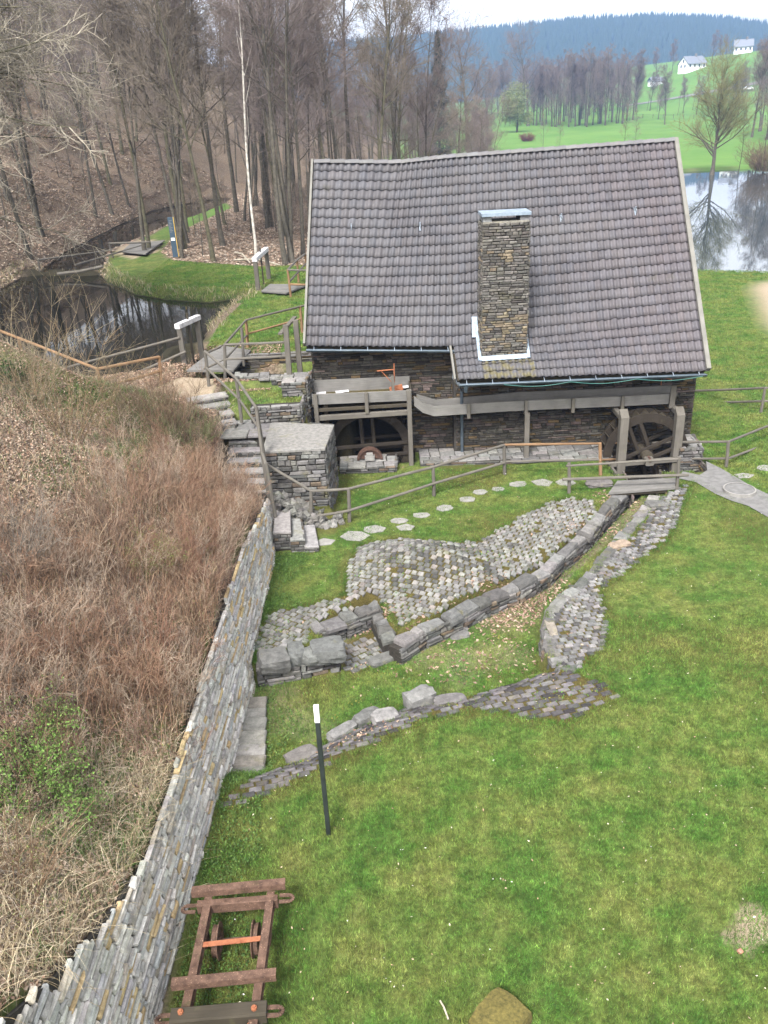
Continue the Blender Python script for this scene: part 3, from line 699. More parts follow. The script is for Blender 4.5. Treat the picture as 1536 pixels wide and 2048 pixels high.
# loose stones
def single(name, px, py, size, rz, label, z=None, tint=(1, .96, .9), lo=.16, hi=.26, mat='stone', group=None, cat='stone', sink=.25, rough=.16, tilt=.12):
    g = G(px, py) if z is None else P(px, py, z); m = MB()
    o_ = empty('tmp', g) if False else None
    m.rock((0, 0, 0), size, (tilt * (random.random() - .5), tilt * (random.random() - .5), rz), rc(lo, hi, tint), rough)
    o = m.build(name, MT[mat]); o.location = (g.x, g.y, g.z + size[2] * (.5 - sink)); return tag(o, label, cat, group)
single('boulder', 840, 1410, (.62, .4, .42), .5, 'upright angular boulder standing on the cobbled strip below the channel', cat='boulder')
single('loose_slab', 918, 1271, (.42, .3, .08), .2, 'small pointed grey slab lying on grass below the channel wall', cat='stone slab')
single('loose_slab', 765, 1322, (.62, .3, .14), .55, 'oblong dressed slab at the edge of the cobbled niche', cat='stone slab', rough=.05)
single('loose_slab', 605, 1515, (.6, .45, .12), .5, 'tilted brown flagstone at the left end of the lower cobble strip', cat='stone slab', tint=(1, .88, .82))
single('loose_slab', 735, 1442, (.55, .3, .25), .6, 'grey block bedded in pale mortar on the lower cobble strip', cat='stone')
single('loose_slab', 685, 1468, (.6, .25, .18), .7, 'thin upright grey slab left of the mortared block on the cobble strip', cat='stone slab')
single('loose_slab', 900, 1405, (.6, .3, .14), .1, 'flat grey slab where the cobble strip widens', cat='stone slab')
single('loose_slab', 770, 1440, (.5, .35, .2), .3, 'pale crumbling mortar lump beside the grey block on the cobble strip', cat='mortar lump', lo=.24, hi=.28)
single('round_slab', 1312, 1010, (.55, .42, .1), .1, 'rounded flat stone by the right end of the plank footbridge', cat='stone slab')
single('loose_slab', 1238, 1092, (.55, .3, .12), .45, 'sandy orange slab lying on the kerb right of the channel', cat='stone slab', tint=(1.2, .95, .72), lo=.28, hi=.32)
single('loose_slab', 1195, 1040, (.5, .4, .1), .4, 'grey flat slab on top of the cobbled apron near the channel', cat='stone slab')
single('loose_slab', 1198, 970, (.75, .4, .14), .0, 'flat paving block next to the left end of the plank footbridge', cat='stone slab')
single('loose_slab', 1102, 1258, (.2, .6, .1), .0, 'narrow pale sandstone strip set in the kerb right of the channel', cat='stone slab', tint=(1.1, .97, .8), lo=.26, hi=.3)
for i_, (a_, b_, w) in enumerate(((650, 1085, .5), (708, 1073, .7), (748, 1060, .6), (797, 1042, .45), (812, 1056, .5), (842, 1031, .45), (890, 1017, .45), (934, 999, .5), (960, 984, .42), (997, 979, .4), (1037, 969, .5), (1085, 966, .6), (1130, 966, .55), (1190, 968, .5), (1488, 952, .5), (1530, 937, .5))):
    g = G(a_, b_); m = MB(); n = random.choice((5, 6, 7)); a0 = random.random() * 6
    ring = [(w / 2 * 1.1 * math.cos(a0 + k * 6.283 / n) * random.uniform(.8, 1.15), w / 2 * .9 * math.sin(a0 + k * 6.283 / n) * random.uniform(.75, 1.15)) for k in range(n)]
    prism(m, ring, -.04, .018, rc(.24, .36, (1, .97, .92))); o = m.build('stepping_stone', MT['slabstone']); o.location = g
    tag(o, 'flat grey stepping stone set in the grass ' + ('before the mill fence' if a_ < 1400 else 'right of the paved path by the fence'), 'stepping stone', 'stepping stones in the grass')
# manhole
g = G(1478, 985); root = empty('manhole_cover', g, 'round concrete manhole cover with iron rim in the paved path', 'manhole cover')
m = MB(); g.z += .05; m.lathe((g.x, g.y, g.z), (0, 0, 1), [(-.05, .43), (.07, .43), (.07, .39)], 40, (.2, .2, .2)); m.build('rim', MT['slabstone'], root)
m = MB(); m.lathe((g.x, g.y, g.z), (0, 0, 1), [(.03, .385), (.062, .385), (.066, .37), (.066, .001)], 40, (.5, .5, .5)); m.build('lid', MT['concrete'], root)
# blocks, steps and parapets left of the mill
def masonry(name, label, cat, foot, z0, z1, sides, slabz=True, cell=.5, pal=palrub, thk=(.05, .12), lens=(.15, .45), coping_lo=.2):
    """foot: polygon ccw; sides: indices of edges faced with stones"""
    root = empty(name, (foot[0][0], foot[0][1], z0), label, cat); co = MB(); prism(co, foot, z0, z1 - .06); co.build('wall_core', MT['mortar'], root)
    m = MB(); cen = Vector(np.mean(np.array(foot), 0))
    for k in sides:
        A, B = Vector(foot[k]), Vector(foot[(k + 1) % len(foot)]); U = (B - A).normalized(); N = Vector((U.y, -U.x, 0))
        face(m, A, B, z0, z1 - .05, thk[0], thk[1], lens[0], lens[1], pal, .045, N=N, jit=.22)
    m.build('stone_facing', MT['stone'], root)
    t_ = MB()
    if cell > 1.5: tread(t_, foot, z1 - .07, z1, (.27, .258, .24))
    else: topslab(t_, foot, z1 - .05, cell=cell, lo=coping_lo, hi=coping_lo + .13)
    t_.build('coping', MT['stone'], root); return root
masonry('landing_block', 'big rough stone block with flagged top forming the stair landing', 'stone block',
        [(-3.12, 20.95), (-1.5, 20.95), (-1.32, 22.75), (-2.1, 22.95), (-3.12, 23.3)], -.1, 2.0, [0, 1, 2], cell=1.7, coping_lo=.2, thk=(.06, .17), lens=(.15, .5))
masonry('parapet_wall', 'tall narrow stone pier ending the headrace parapet beside the mill', 'stone pier', [(-2.85, 24.2), (-2.12, 24.2), (-1.98, 25.25), (-2.85, 25.25)], 1.0, 2.92, [0, 1], cell=.5)
masonry('low_wall', 'low stone wall with flagged top behind the stair landing', 'stone wall', [(-3.7, 23.2), (-2.25, 23.2), (-2.2, 24.19), (-2.3, 23.62), (-3.7, 23.62)], 1.9, 2.5, [0, 1], cell=.4)
masonry('headrace_wall', 'long stone wall with flat coping on the near side of the headrace', 'stone wall', [(-4.5, 25.6), (-2.86, 25.2), (-2.86, 25.65), (-4.4, 26.1)], 2.2, 2.78, [0], cell=.45)
m = MB(); A, B = (-5.2, 28.2), (-1.9, 28.15); face(m, A, B, 1.9, 2.68, .07, .13, .2, .5, palhouse, .04, N=Vector((0, -1, 0)))
topslab(m, [(-5.2, 28.15), (-1.9, 28.1), (-1.9, 28.5), (-5.2, 28.55)], 2.68, cell=.5); prism(m, [(-5.2, 28.22), (-1.9, 28.17), (-1.9, 28.5), (-5.2, 28.5)], 1.7, 2.66)
tag(m.build('headrace_wall', MT['stone']), 'dark stone wall on the far side of the headrace below the upper lawn', 'stone wall')
tag(water_mesh('headrace_water', [[(-5.6, 26.3), (-4.5, 25.9), (-1.9, 25.9), (-1.9, 28.2), (-4.8, 28.3), (-5.8, 28.6)]], POND_Z - .25, MT['pondwater']), kind='structure')
# stairs
def stair(name, label, steps, h=.17):
    root = empty(name, (*steps[0][0][0], steps[0][1] - h), label, 'stone stairs')
    for foot, z in steps:
        m = MB(); prism(m, foot, z - .55, z - .05); n = len(foot)
        for k in range(n):
            A, B = Vector(foot[k]), Vector(foot[(k + 1) % n]); U = (B - A).normalized(); face(m, A, B, z - .5, z - .05, .06, .1, .15, .4, palrub, .02, N=Vector((U.y, -U.x, 0)))
        tread(m, foot, z - .06, z, rc(.26, .34, (1, .96, .92))); m.build('step', MT['stone'], root)
    return root
stair('stone_steps', 'three stone steps climbing from the lawn to the foot of the retaining wall', [
    ([(-2.05, 18.82), (-1.7, 18.82), (-1.86, 20.05), (-2.2, 20.05)], .18), ([(-2.4, 18.9), (-2.04, 18.9), (-2.2, 20.1), (-2.5, 20.1)], .36), ([(-2.82, 19.0), (-2.38, 19.0), (-2.5, 20.3), (-2.9, 20.3)], .54)])
up = []
for k in range(7):
    t0 = k / 7; yy = 20.35 + .33 * k; up.append(([(-4.25, yy), (-3.1 - .03 * k, yy - .04), (-3.1 - .03 * k, yy + .36), (-4.3, yy + .36)], .72 + .18 * k))
stair('stone_steps', 'middle flight of worn stone steps beside the brown brush up to the landing', up)
up = []
for k in range(4):
    A = Vector((-4.1 - .12 * k, 23.0 + .36 * k)); U = Vector((-.93, -.36)).normalized(); W = Vector((-.34, .94)); L = 1.15
    up.append(([tuple(A + U * L), tuple(A), tuple(A + W * .42), tuple(A + U * L + W * .42)], 2.14 + .16 * k))
stair('stone_steps', 'upper flight of four stone steps from the landing to the pond path', up)
m = MB(); topslab(m, [(-4.4, 21.6 + .9), (-3.1, 22.2), (-3.1, 23.25), (-3.9, 23.6), (-5.3, 23.2)], 1.98, cell=.6); prism(m, [(-4.4, 22.5), (-3.1, 22.2), (-3.1, 23.25), (-3.9, 23.6), (-5.3, 23.2)], 1.2, 1.95)
tag(m.build('landing_paving', MT['stone']), kind='structure')
m = MB()
for k in range(75):
    a_ = random.uniform(-2.95, -1.75); b_ = random.uniform(20.15, 20.95); s_ = random.uniform(.12, .3)
    hz = .15 + .75 * max(0, (-1.7 - a_) / 1.3) * random.random() ** .5
    m.rock((a_, b_, hz), (s_ * 1.3, s_, s_ * .6), (random.random(), random.random(), random.random() * 6), rc(.12, .24, (1, .96, .88)), .25)
for k in range(18):
    m.rock((random.uniform(-1.75, -1.15), random.uniform(20.0, 20.9), .05), (.2, .17, .12), (random.random(), random.random(), random.random() * 6), rc(.16, .3, (1, .96, .88)), .25)
prism(m, [(-3.0, 20.3), (-1.85, 20.3), (-1.6, 20.96), (-3.0, 20.96)], -.1, .15)
tag(m.build('rubble', MT['stone']), 'heap of tumbled rubble stones under the stair rail beside the landing block', 'rubble', kind='stuff')
# paving strip under the mill wall
m = MB(); topslab(m, [(1.2, 24.1), (7.1, 23.85), (7.1, 25.0), (1.2, 25.3)], .1, cell=.4, lo=.16, hi=.3); prism(m, [(1.2, 24.12), (7.0, 23.9), (7.0, 25.0), (1.2, 25.3)], -.1, .08)
face(m, (1.2, 24.1), (7.1, 23.85), -.05, .08, .06, .08, .2, .5, palrub, .02); tag(m.build('paved_strip', MT['stone']), kind='structure')
masonry('bearing_block', 'low flagged stone block carrying the bearing of the left mill wheel', 'stone block', [(-1.3, 23.85), (.42, 23.75), (.48, 24.6), (-1.3, 24.7)], -.1, .28, [0, 1], cell=.4)
masonry('pit_wall', 'small dark stone wall enclosing the right wheel pit', 'stone wall', [(9.05, 23.6), (9.75, 23.6), (9.9, 24.9), (9.6, 24.9), (9.5, 23.9), (9.05, 23.9)], -.6, .35, [0, 1, 3, 4], cell=.3)
# pit lining
for A, B, zb, N, lb in (((7.9, 21.1), (8.3, 23.0), -1.1, (-1, 0, 0), 'right stone side of the tailrace under the plank footbridge'), ((7.2, 23.0), (6.95, 21.1), -1.1, (1, 0, 0), 'left stone side of the tailrace under the plank footbridge'),
                        ((6.9, 25.1), (6.9, 22.7), -1.5, (1, 0, 0), 'left stone lining of the right wheel pit'), ((9.7, 22.7), (9.7, 25.1), -1.5, (-1, 0, 0), 'right stone lining of the right wheel pit')):
    m = MB(); face(m, A, B, zb, -.02, .06, .12, .2, .5, palhouse, .04, N=Vector(N)); tag(m.build('stone_lining', MT['stone']), lb, 'stone lining')
# ================================================================ MILL HOUSE
house = empty('mill_house', (4, 29, 0), 'old slate-stone watermill house with a brown pantile roof and tall stone chimney', 'mill')
YR = 28.9
fs_ = np.array([0, .18, .37, 1.0])
ridge = [PY(628, 323, YR), PY(795, 325, YR), PY(905, 313, YR), PY(1347, 280, YR)]
E0 = PY(612, 690, 24.7); E1 = PY(1412, 741, 23.6); Eb = PY(915, 759, 23.6)
k0 = (YR - 23.6) / (YR - 24.7); E0x = ridge[0] + (E0 - ridge[0]) * k0
eave = [E0x, E0x.lerp(Eb, .18 / .37), Eb, E1]
TL = 19 / 24; EbL = PY(905, 692, 24.7)
emid = [E0, E0.lerp(EbL, .18 / .37), EbL, ridge[3].lerp(E1, TL)]
def S(f, t):
    f = np.asarray(f, float); a_ = np.stack([np.interp(f, fs_, [p_[k] for p_ in ridge]) for k in range(3)], -1); b_ = np.stack([np.interp(f, fs_, [p_[k] for p_ in eave]) for k in range(3)], -1); c_ = np.stack([np.interp(f, fs_, [p_[k] for p_ in emid]) for k in range(3)], -1)
    t = np.asarray(t, float)[..., None]; p_ = np.where(t <= TL, a_ + (c_ - a_) * t / TL, c_ + (b_ - c_) * (t - TL) / (1 - TL))
    p_[..., 2] -= .03 * np.sin(np.pi * t[..., 0]) * (.6 + .4 * np.sin(f * 9))      # old rafters sag
    return p_
NR, NW, SP = 24, 59, 6; NB = round(.37 * NW); TL = 19 / 24
prof = np.array([-.006, .012, .05, .066, .05, .012]); RN = Vector((0, -.757, .653))
def tiles(name, back=False):
    vs, fs, cs = [], [], []; n0 = 0; Nv = np.array(RN if not back else (0, .757, .653))
    for r_ in range(NR):
        w0 = 0 if r_ < 19 else NB
        k = np.arange(w0 * SP, NW * SP + 1); f = k / (NW * SP); hh = prof[k % SP]
        jt = (rng.random(NW + 1)[(k // SP)] - .5) * (1 + 3 * (rng.random(NW + 1)[(k // SP)] > .93))
        t0, t1 = r_ / NR, (r_ + 1.12) / NR
        def pos(t, off):
            p_ = S(f, np.full(len(f), t) + jt * .0022)
            if back: p_[:, 1] = 2 * YR - p_[:, 1]
            return p_ + Nv * (hh + off)[:, None]
        rj = .004 * jt
        A = pos(t0, .004 + rj); Bm = pos((r_ + .5) / NR, .016 + rj); B = pos(t1, .044 + rj); L = pos(t1, .004 + rj * 0); B = B
        m_ = len(k); vs += [A, Bm, B, L]
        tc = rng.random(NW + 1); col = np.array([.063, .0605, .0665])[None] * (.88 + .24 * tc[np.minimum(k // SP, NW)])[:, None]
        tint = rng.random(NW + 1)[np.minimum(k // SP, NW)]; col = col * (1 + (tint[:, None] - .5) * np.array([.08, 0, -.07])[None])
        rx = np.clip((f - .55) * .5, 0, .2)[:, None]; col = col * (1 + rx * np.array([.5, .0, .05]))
        cs += [col, col, col * .9, col * .25]  # lower lip of each course darkened, shade under the overlap painted in
        i_ = np.arange(m_ - 1)
        for q in range(3): fs.append(np.stack([n0 + q * m_ + i_, n0 + q * m_ + i_ + 1, n0 + (q + 1) * m_ + i_ + 1, n0 + (q + 1) * m_ + i_], -1))
        n0 += 4 * m_
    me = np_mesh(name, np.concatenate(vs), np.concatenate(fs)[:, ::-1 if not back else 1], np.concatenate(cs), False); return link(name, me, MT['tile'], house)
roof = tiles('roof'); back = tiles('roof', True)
# roof boarding below the tiles
def v3(a_): return Vector(a_.tolist() if hasattr(a_, 'tolist') else a_)
m = MB()
for f0, f1, t0_, t1 in ((0, .18, 0, TL), (.18, .37, 0, TL), (.37, .7, 0, TL), (.7, 1, 0, TL), (.37, 1, TL, 1)):
    q = [v3(S(f0, t0_)), v3(S(f1, t0_)), v3(S(f1, t1)), v3(S(f0, t1))]; m.hexa([p_ - RN * .24 for p_ in q] + [p_ - RN * .1 for p_ in q], (.1, .09, .08))
m.build('roof_boarding', MT['wooddark'], house)
# ridge tiles
m = MB(); nrt = 32
for k in range(nrt):
    a_ = v3(S(k / nrt, 0)); b_ = v3(S((k + 1.12) / nrt if k < nrt - 1 else 1.0, 0)); cgr = rc(.085, .115, (1, .97, .99))
    n = 9; vs = []
    for p_, rr, dz in ((a_, .125, .0), (b_, .14, .018)):
        for j in range(n):
            an = math.pi * j / (n - 1); vs.append(p_ + Vector((0, -math.cos(an) * rr * 1.25, math.sin(an) * rr * .75 + dz - .03)))
    for p_, rr, dz in ((b_, .1, -.0),):
        for j in range(n):
            an = math.pi * j / (n - 1); vs.append(p_ + Vector((0, -math.cos(an) * rr * 1.25, math.sin(an) * rr * .75 + dz - .03)))
    m.add(vs, [(j, j + 1, n + j + 1, n + j) for j in range(n - 1)] + [(n + j, n + j + 1, 2 * n + j + 1, 2 * n + j) for j in range(n - 1)], cgr)
m.build('ridge_cap', MT['tile'], house)
# barge boards
for f0, dx, tend in ((0, -.05, TL), (1, .06, 1.0)):
    m = MB(); n = 6
    for k in range(n):
        a_ = v3(S(f0, tend * k / n)); b_ = v3(S(f0, tend * (k + 1) / n)); a_.x += dx; b_.x += dx
        a_ += RN * .0; b_ += RN * .0
        m.beam(a_ + Vector((0, 0, .02)), b_ + Vector((0, 0, .02)), .07 if f0 == 0 else .13, .2, up=RN, bev=.05)
    m.build('barge_board', MT['bargewood'], house)
# short inner barge at the step of the eaves
m = MB(); a_ = v3(S(.368, TL - .01)); b_ = v3(S(.368, 1.0)); m.beam(a_ - Vector((.05, 0, .03)), b_ - Vector((.05, 0, .03)), .06, .16, up=RN); m.build('barge_board', MT['bargewood'], house)
# walls
m = MB(); wc = MB()
XL, XRr = -1.95, 9.85
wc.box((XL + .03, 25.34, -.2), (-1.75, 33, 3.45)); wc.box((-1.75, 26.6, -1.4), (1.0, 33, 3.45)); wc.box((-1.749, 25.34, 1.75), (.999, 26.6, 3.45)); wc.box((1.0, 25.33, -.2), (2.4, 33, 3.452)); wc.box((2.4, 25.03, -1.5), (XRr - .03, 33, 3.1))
for xx in (XL + .03, XRr - .2):
    wc.add([(xx, 25.36, 3.0), (xx, 32.6, 3.0), (xx, YR, 8.35), (xx + .17, 25.36, 3.0), (xx + .17, 32.6, 3.0), (xx + .17, YR, 8.35)], [(0, 2, 1), (3, 4, 5), (0, 3, 5, 2), (1, 2, 5, 4)])
face(m, (XL, 25.32), (2.4, 25.32), 0, 3.9, .05, .11, .16, .5, palhouse, .03, N=Vector((0, -1, 0)), jit=.1, skip=lambda s_, z: .2 < s_ < 2.95 and z < 1.8)
face(m, (2.4, 25.0), (XRr, 25.0), 0, 2.95, .045, .1, .16, .5, palhouse, .03, N=Vector((0, -1, 0)), jit=.1)
face(m, (6.75, 25.02), (9.7, 25.02), -1.5, 0, .05, .1, .16, .5, palhouse, .03, N=Vector((0, -1, 0)), jit=.1)
face(m, (XRr, 25.0), (XRr, 33), 0, 3.1, .05, .11, .16, .5, palhouse, .03, N=Vector((1, 0, 0)))
face(m, (XL, 33), (XL, 25.3), 0, 3.5, .05, .11, .16, .5, palhouse, .03, N=Vector((-1, 0, 0)))
for sg, sx in ((1, XRr - .03), (-1, XL + .03)):
    for y0, y1 in ((25.2, YR), (YR, 32.6)):
        f_ = (lambda s_: 3.3 + (8.1 - 3.3) * s_ / 3.7) if y0 < 27 else (lambda s_: 8.1 - (8.1 - 3.3) * s_ / 3.7)
        face(m, (sx, y0), (sx, y1), 3.1, f_, .08, .14, .25, .6, palhouse, .03, N=Vector((sg, 0, 0)))
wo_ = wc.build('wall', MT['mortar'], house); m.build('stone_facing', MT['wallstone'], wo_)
m = MB(); m.box((2.34, 24.99, 0), (2.42, 25.35, 3.3), (.1, .09, .08)); m.build('wall_return', MT['wallstone'], house)
m = MB(); m.beam((-1.85, 25.22, 1.72), (1.1, 25.22, 1.72), .2, .2); m.build('lintel', MT['wooddark'], house)
# chimney
cx0, cx1, cy0, cy1 = 3.11, 4.42, 24.17, 24.95
zc1 = PY(1008, 437, cy0).z
m = MB(); m.box((cx0 + .03, cy0 + .03, 2.9), (cx1 - .03, cy1 - .03, zc1 - .12)); ch = m.build('chimney', MT['mortar'], house)
def palchim(c_, z):
    k = math.exp(-((z - 4.1) / .5) ** 2) + .5 * math.exp(-((z - 6.1) / .3) ** 2)
    if random.random() < .5 * k: return rc(.24, .38, (1.08, .88, .62))
    return rc(.12, .30, (1.04, .96, .86))
m = MB()
for A, B in (((cx0, cy0), (cx1, cy0)), ((cx1, cy0), (cx1, cy1)), ((cx1, cy1), (cx0, cy1)), ((cx0, cy1), (cx0, cy0))): face(m, A, B, 2.9, zc1 - .12, .05, .1, .12, .34, palchim, .035, jit=.14)
m.build('stone_facing', MT['wallstone'], ch)
m = MB()
for a_, b_ in ((cx0 + .02, cx0 + .26), (cx1 - .26, cx1 - .02)): m.box((a_, cy0 + .02, zc1 - .12), (b_, cy1 - .02, zc1 + .07), rc(.22, .3))
m.box((cx0 + .02, cy0 + .0, zc1 - .12), (cx1 - .02, cy1, zc1 - .07), (.3, .28, .24)); m.build('chimney_pier', MT['stone'], ch)
m = MB(); m.box((cx0 - .02, cy0 - .05, zc1 + .07), (cx1 + .03, cy1 + .05, zc1 + .15)); m.build('chimney_cap', MT['lead'], ch)
m = MB()
def roofz(x_, y_):
    t = (YR - y_) / (YR - 23.6); fr = (x_ - E0x.x) / (E1.x - E0x.x); return float(S(fr, t)[2]) + .05
def strip(p0, p1, w, h_=.0):
    h_ += .06
    a_ = Vector((p0[0], p0[1], roofz(*p0) + h_)); b_ = Vector((p1[0], p1[1], roofz(*p1) + h_)); m.beam(a_, b_, w, .035, up=RN, bev=.2)
strip((cx0 - .08, cy0 - .1), (cx1 + .06, cy0 - .1), .15, .02)
strip((cx0 - .07, cy0 - .16), (cx0 - .07, cy0 + .95), .1, .03); strip((cx1 + .05, cy0 - .16), (cx1 + .05, cy0 + .95), .09, .03)
strip((cx0 - .14, cy0 + .55), (cx0 - .10, cy0 + .98), .17, .05)
m.build('flashing', MT['lead'], ch)
# gutters
def gutter(a_, b_, name='gutter'):
    m = MB(); a_ = Vector(a_); b_ = Vector(b_); n = 9; vs = []
    for p_ in (a_, b_):
        for rr in (.075, .066):
            for j in range(n):
                an = math.pi + math.pi * j / (n - 1); vs.append(p_ + Vector((0, math.cos(an) * rr, math.sin(an) * rr)))
    fs = []
    for j in range(n - 1):
        fs += [(j, j + 1, 2 * n + j + 1, 2 * n + j), (n + j + 1, n + j, 3 * n + j, 3 * n + j + 1)]
    fs += [(0, 2 * n, 3 * n, n), (n - 1, 2 * n - 1, 4 * n - 1, 3 * n - 1)]
    fs += [tuple(range(n)), tuple(range(2 * n, 3 * n))]
    m.add(vs, fs); m.tube([a_ + Vector((0, -.075, 0)), b_ + Vector((0, -.075, 0))], .011, 6)
    o = m.build(name, MT['zincdark'], house); L = (b_ - a_).length; k = int(L / .78)
    for i_ in range(k + 1):
        q = MB(); p_ = a_.lerp(b_, (i_ + .3) / (k + .6)); q.beam(p_ + Vector((0, -.08, .01)), p_ + Vector((0, .1, .1)), .02, .012); q.build('gutter_bracket', MT['zinc'], o)
    return o
gA, gB = PY(612, 699, 24.62), PY(912, 701, 24.62); gutter(gA, gB)
gC, gD = PY(918, 769, 23.5), PY(1413, 748, 23.5); gutter(gC, gD)
m = MB(); e_ = gB + Vector((-.04, 0, -.05)); f_ = PY(908, 756, 24.0)
m.tube([e_, e_ + Vector((.0, -.02, -.15)), f_, f_ + Vector((.12, -.3, -.12))], .05, 10); m.build('downpipe', MT['zinc'], house)
m = MB(); p0 = gC + Vector((.2, 0, -.06)); m.tube([p0, p0 + Vector((0, .0, -.15)), Vector((p0.x + .02, 24.9, p0.z - .55)), Vector((p0.x + .02, 24.92, 0))], [.075, .05, .05, .05], 10); m.build('downpipe', MT['zincdark'], house)
m = MB(); n = 60; pts = []
for k in range(n + 1):
    p_ = gC.lerp(gD, .18 + .8 * k / n); pts.append(p_ + Vector((0, -.1, -.03 - .09 * abs(math.sin(k / n * math.pi * 3.0)))))
m.tube(pts, .011, 5); m.build('cable', MT['hose'], house)
for a_, b_ in ((703, 458), (840, 455), (1122, 438), (1270, 424)):
    d = ray(a_, b_); lo, hi = 20., 32.
    for _ in range(30):
        md = (lo + hi) / 2; q = Vector((d[0] / d[1] * md, md, CAMH + d[2] / d[1] * md))
        if q.z < roofz(q.x, q.y): hi = md
        else: lo = md
    m = MB(); m.beam(q + Vector((0, .03, .02)), q + Vector((0, -.04, .16)), .045, .02); m.beam(q + Vector((0, -.1, -.08)), q + Vector((0, .1, .12)), .05, .02, up=RN); m.tube([q + Vector((0, -.12, -.02)), q + Vector((0, -.14, .06)), q + Vector((0, -.06, .12))], .014, 6)
    m.build('roof_hook', MT['zinc'], house)
m = MB()
for px_ in (690, 1180):
    pass
# ================================================================ FLUME
fl = empty('wooden_flume', (3, 24.6, 0), 'long grey wooden water trough on posts leading along the mill wall to the right wheel', 'flume')
FY, BY = 24.32, 25.2
m = MB(); m.beam((-1.98, FY, 2.27), (1.02, FY, 2.24), .06, .32, bev=.06); m.build('trough_side', MT['woodpale'], fl)
m = MB(); m.beam((-1.98, BY - .03, 2.38), (1.0, BY - .03, 2.36), .05, .46, bev=.06); m.build('trough_side', MT['woodpale'], fl)
m = MB(); m.beam((.99, FY + .03, 2.3), (.99, BY - .05, 2.3), .05, .3); m.beam((-1.96, FY, 2.08), (-1.96, BY, 2.08), .1, .1); m.hexa([(-1.98, FY, 2.09), (1.0, FY, 2.09), (1.0, BY, 2.09), (-1.98, BY, 2.09), (-1.98, FY, 2.13), (1.0, FY, 2.13), (1.0, BY, 2.13), (-1.98, BY, 2.13)]); m.build('trough_floor', MT['wooddark'], fl)
m = MB(); m.hexa([(-1.95, FY + .04, 2.14), (.6, FY + .04, 2.14), (.6, BY - .06, 2.14), (-1.95, BY - .06, 2.14), (-1.95, FY + .04, 2.22), (.6, FY + .04, 2.22), (.6, BY - .06, 2.22), (-1.95, BY - .06, 2.22)]); m.build('water', MT['racewater'], fl)
m = MB(); m.beam((.62, BY - .1, 2.27), (.96, BY - .1, 2.3), .3, .03); m.beam((-1.3, BY - .15, 2.235), (-.9, BY - .08, 2.25), .2, .03); m.beam((-1.9, BY - .15, 2.235), (-1.6, BY - .13, 2.235), .25, .02); m.build('loose_board', MT['whiteworn'], fl)
m = MB(); pz = Vector((.47, 24.5, 2.2)); m.beam(pz, pz + Vector((.0, 0, .62)), .09, .07); m.build('gate_post', MT['wood'], fl)
m = MB(); m.tube([pz + Vector((.05, .05, .4)), pz + Vector((.06, .05, .98))], .018, 6); m.tube([pz + Vector((.05, .05, .8)), pz + Vector((-.45, .25, .72))], .02, 6); m.tube([pz + Vector((-.35, .2, .75)), pz + Vector((.0, .3, .3))], .016, 6); m.beam(pz + Vector((-.1, .33, .08)), pz + Vector((.3, .33, .16)), .05, .18); m.build('sluice_lever', MT['rustbright'], fl)
# sloping channel
def fx(px_, py_, Y_): return PY(px_, py_, Y_)
ft = [fx(828, 792, FY), fx(845, 806, FY), fx(868, 813, FY), fx(900, 811, FY), fx(1000, 804, FY), fx(1100, 799, FY), fx(1220, 794, FY), fx(1342, 788, FY)]
m = MB()
for a_, b_ in zip(ft[:-1], ft[1:]):
    hh = .31; vs = []
    for p_ in (a_, b_):
        vs += [p_ + Vector((0, 0, -hh)), p_ + Vector((0, .06, -hh)), p_ + Vector((0, .06, 0)), p_]
    L = (b_ - a_).length; o_ = a_.x
    uvq = [(o_, 0), (o_, .31), (o_ + L, .31), (o_ + L, 0)]
    m.add(vs, [(0, 3, 7, 4), (3, 2, 6, 7), (2, 1, 5, 6), (1, 0, 4, 5)], (.4, .4, .4), [uvq] * 4)
m.build('channel_side', MT['woodpale'], fl)
bt_ = [fx(833, 789, 24.9), fx(872, 800, 24.9), fx(950, 793, 24.9), fx(1040, 784, 24.9), fx(1200, 778, 24.9), fx(1342, 771, 24.9)]
m = MB()
for a_, b_ in zip(bt_[:-1], bt_[1:]):
    vs = []
    for p_ in (a_, b_): vs += [p_ + Vector((0, 0, -.42)), p_ + Vector((0, .05, -.42)), p_ + Vector((0, .05, 0)), p_]
    uvq = [(a_.x, 0), (a_.x, .4), (b_.x, .4), (b_.x, 0)]; m.add(vs, [(0, 3, 7, 4), (3, 2, 6, 7), (2, 1, 5, 6), (1, 0, 4, 5)], (.4,) * 3, [uvq] * 4)
m.build('channel_side', MT['woodpale'], fl)
m = MB()
for a_, b_ in zip(ft[:-1], ft[1:]):
    vs = []
    for p_ in (a_, b_): vs += [Vector((p_.x, FY + .06, p_.z - .26)), Vector((p_.x, 24.9, p_.z - .26)), Vector((p_.x, 24.9, p_.z - .3)), Vector((p_.x, FY + .06, p_.z - .3))]
    m.add(vs, [(0, 1, 5, 4), (2, 3, 7, 6)])
m.build('channel_floor', MT['woodpale'], fl)
def post(a_, z0, z1, w=.13, name='post', mat='wood', par=fl):
    m = MB(); m.beam((a_[0], a_[1], z0), (a_[0], a_[1], z1), w, w, bev=.1); return m.build(name, MT[mat], par)
post((.93, 24.25), -.05, 2.44, .14); post((-1.88, 24.25), 1.2, 2.44, .13); post((-.35, 24.25), 1.78, 2.42, .11)
post((-1.6, 24.45), .1, 2.05, .12, mat='wooddark')
m = MB(); m.beam((-1.95, 24.3, 1.68), (.9, 24.3, 1.72), .12, .16); m.build('crossbeam', MT['wood'], fl)
m = MB(); m.beam((-1.95, 24.3, 1.93), (.9, 24.3, 1.95), .08, .1); m.build('crossbeam', MT['wooddark'], fl)
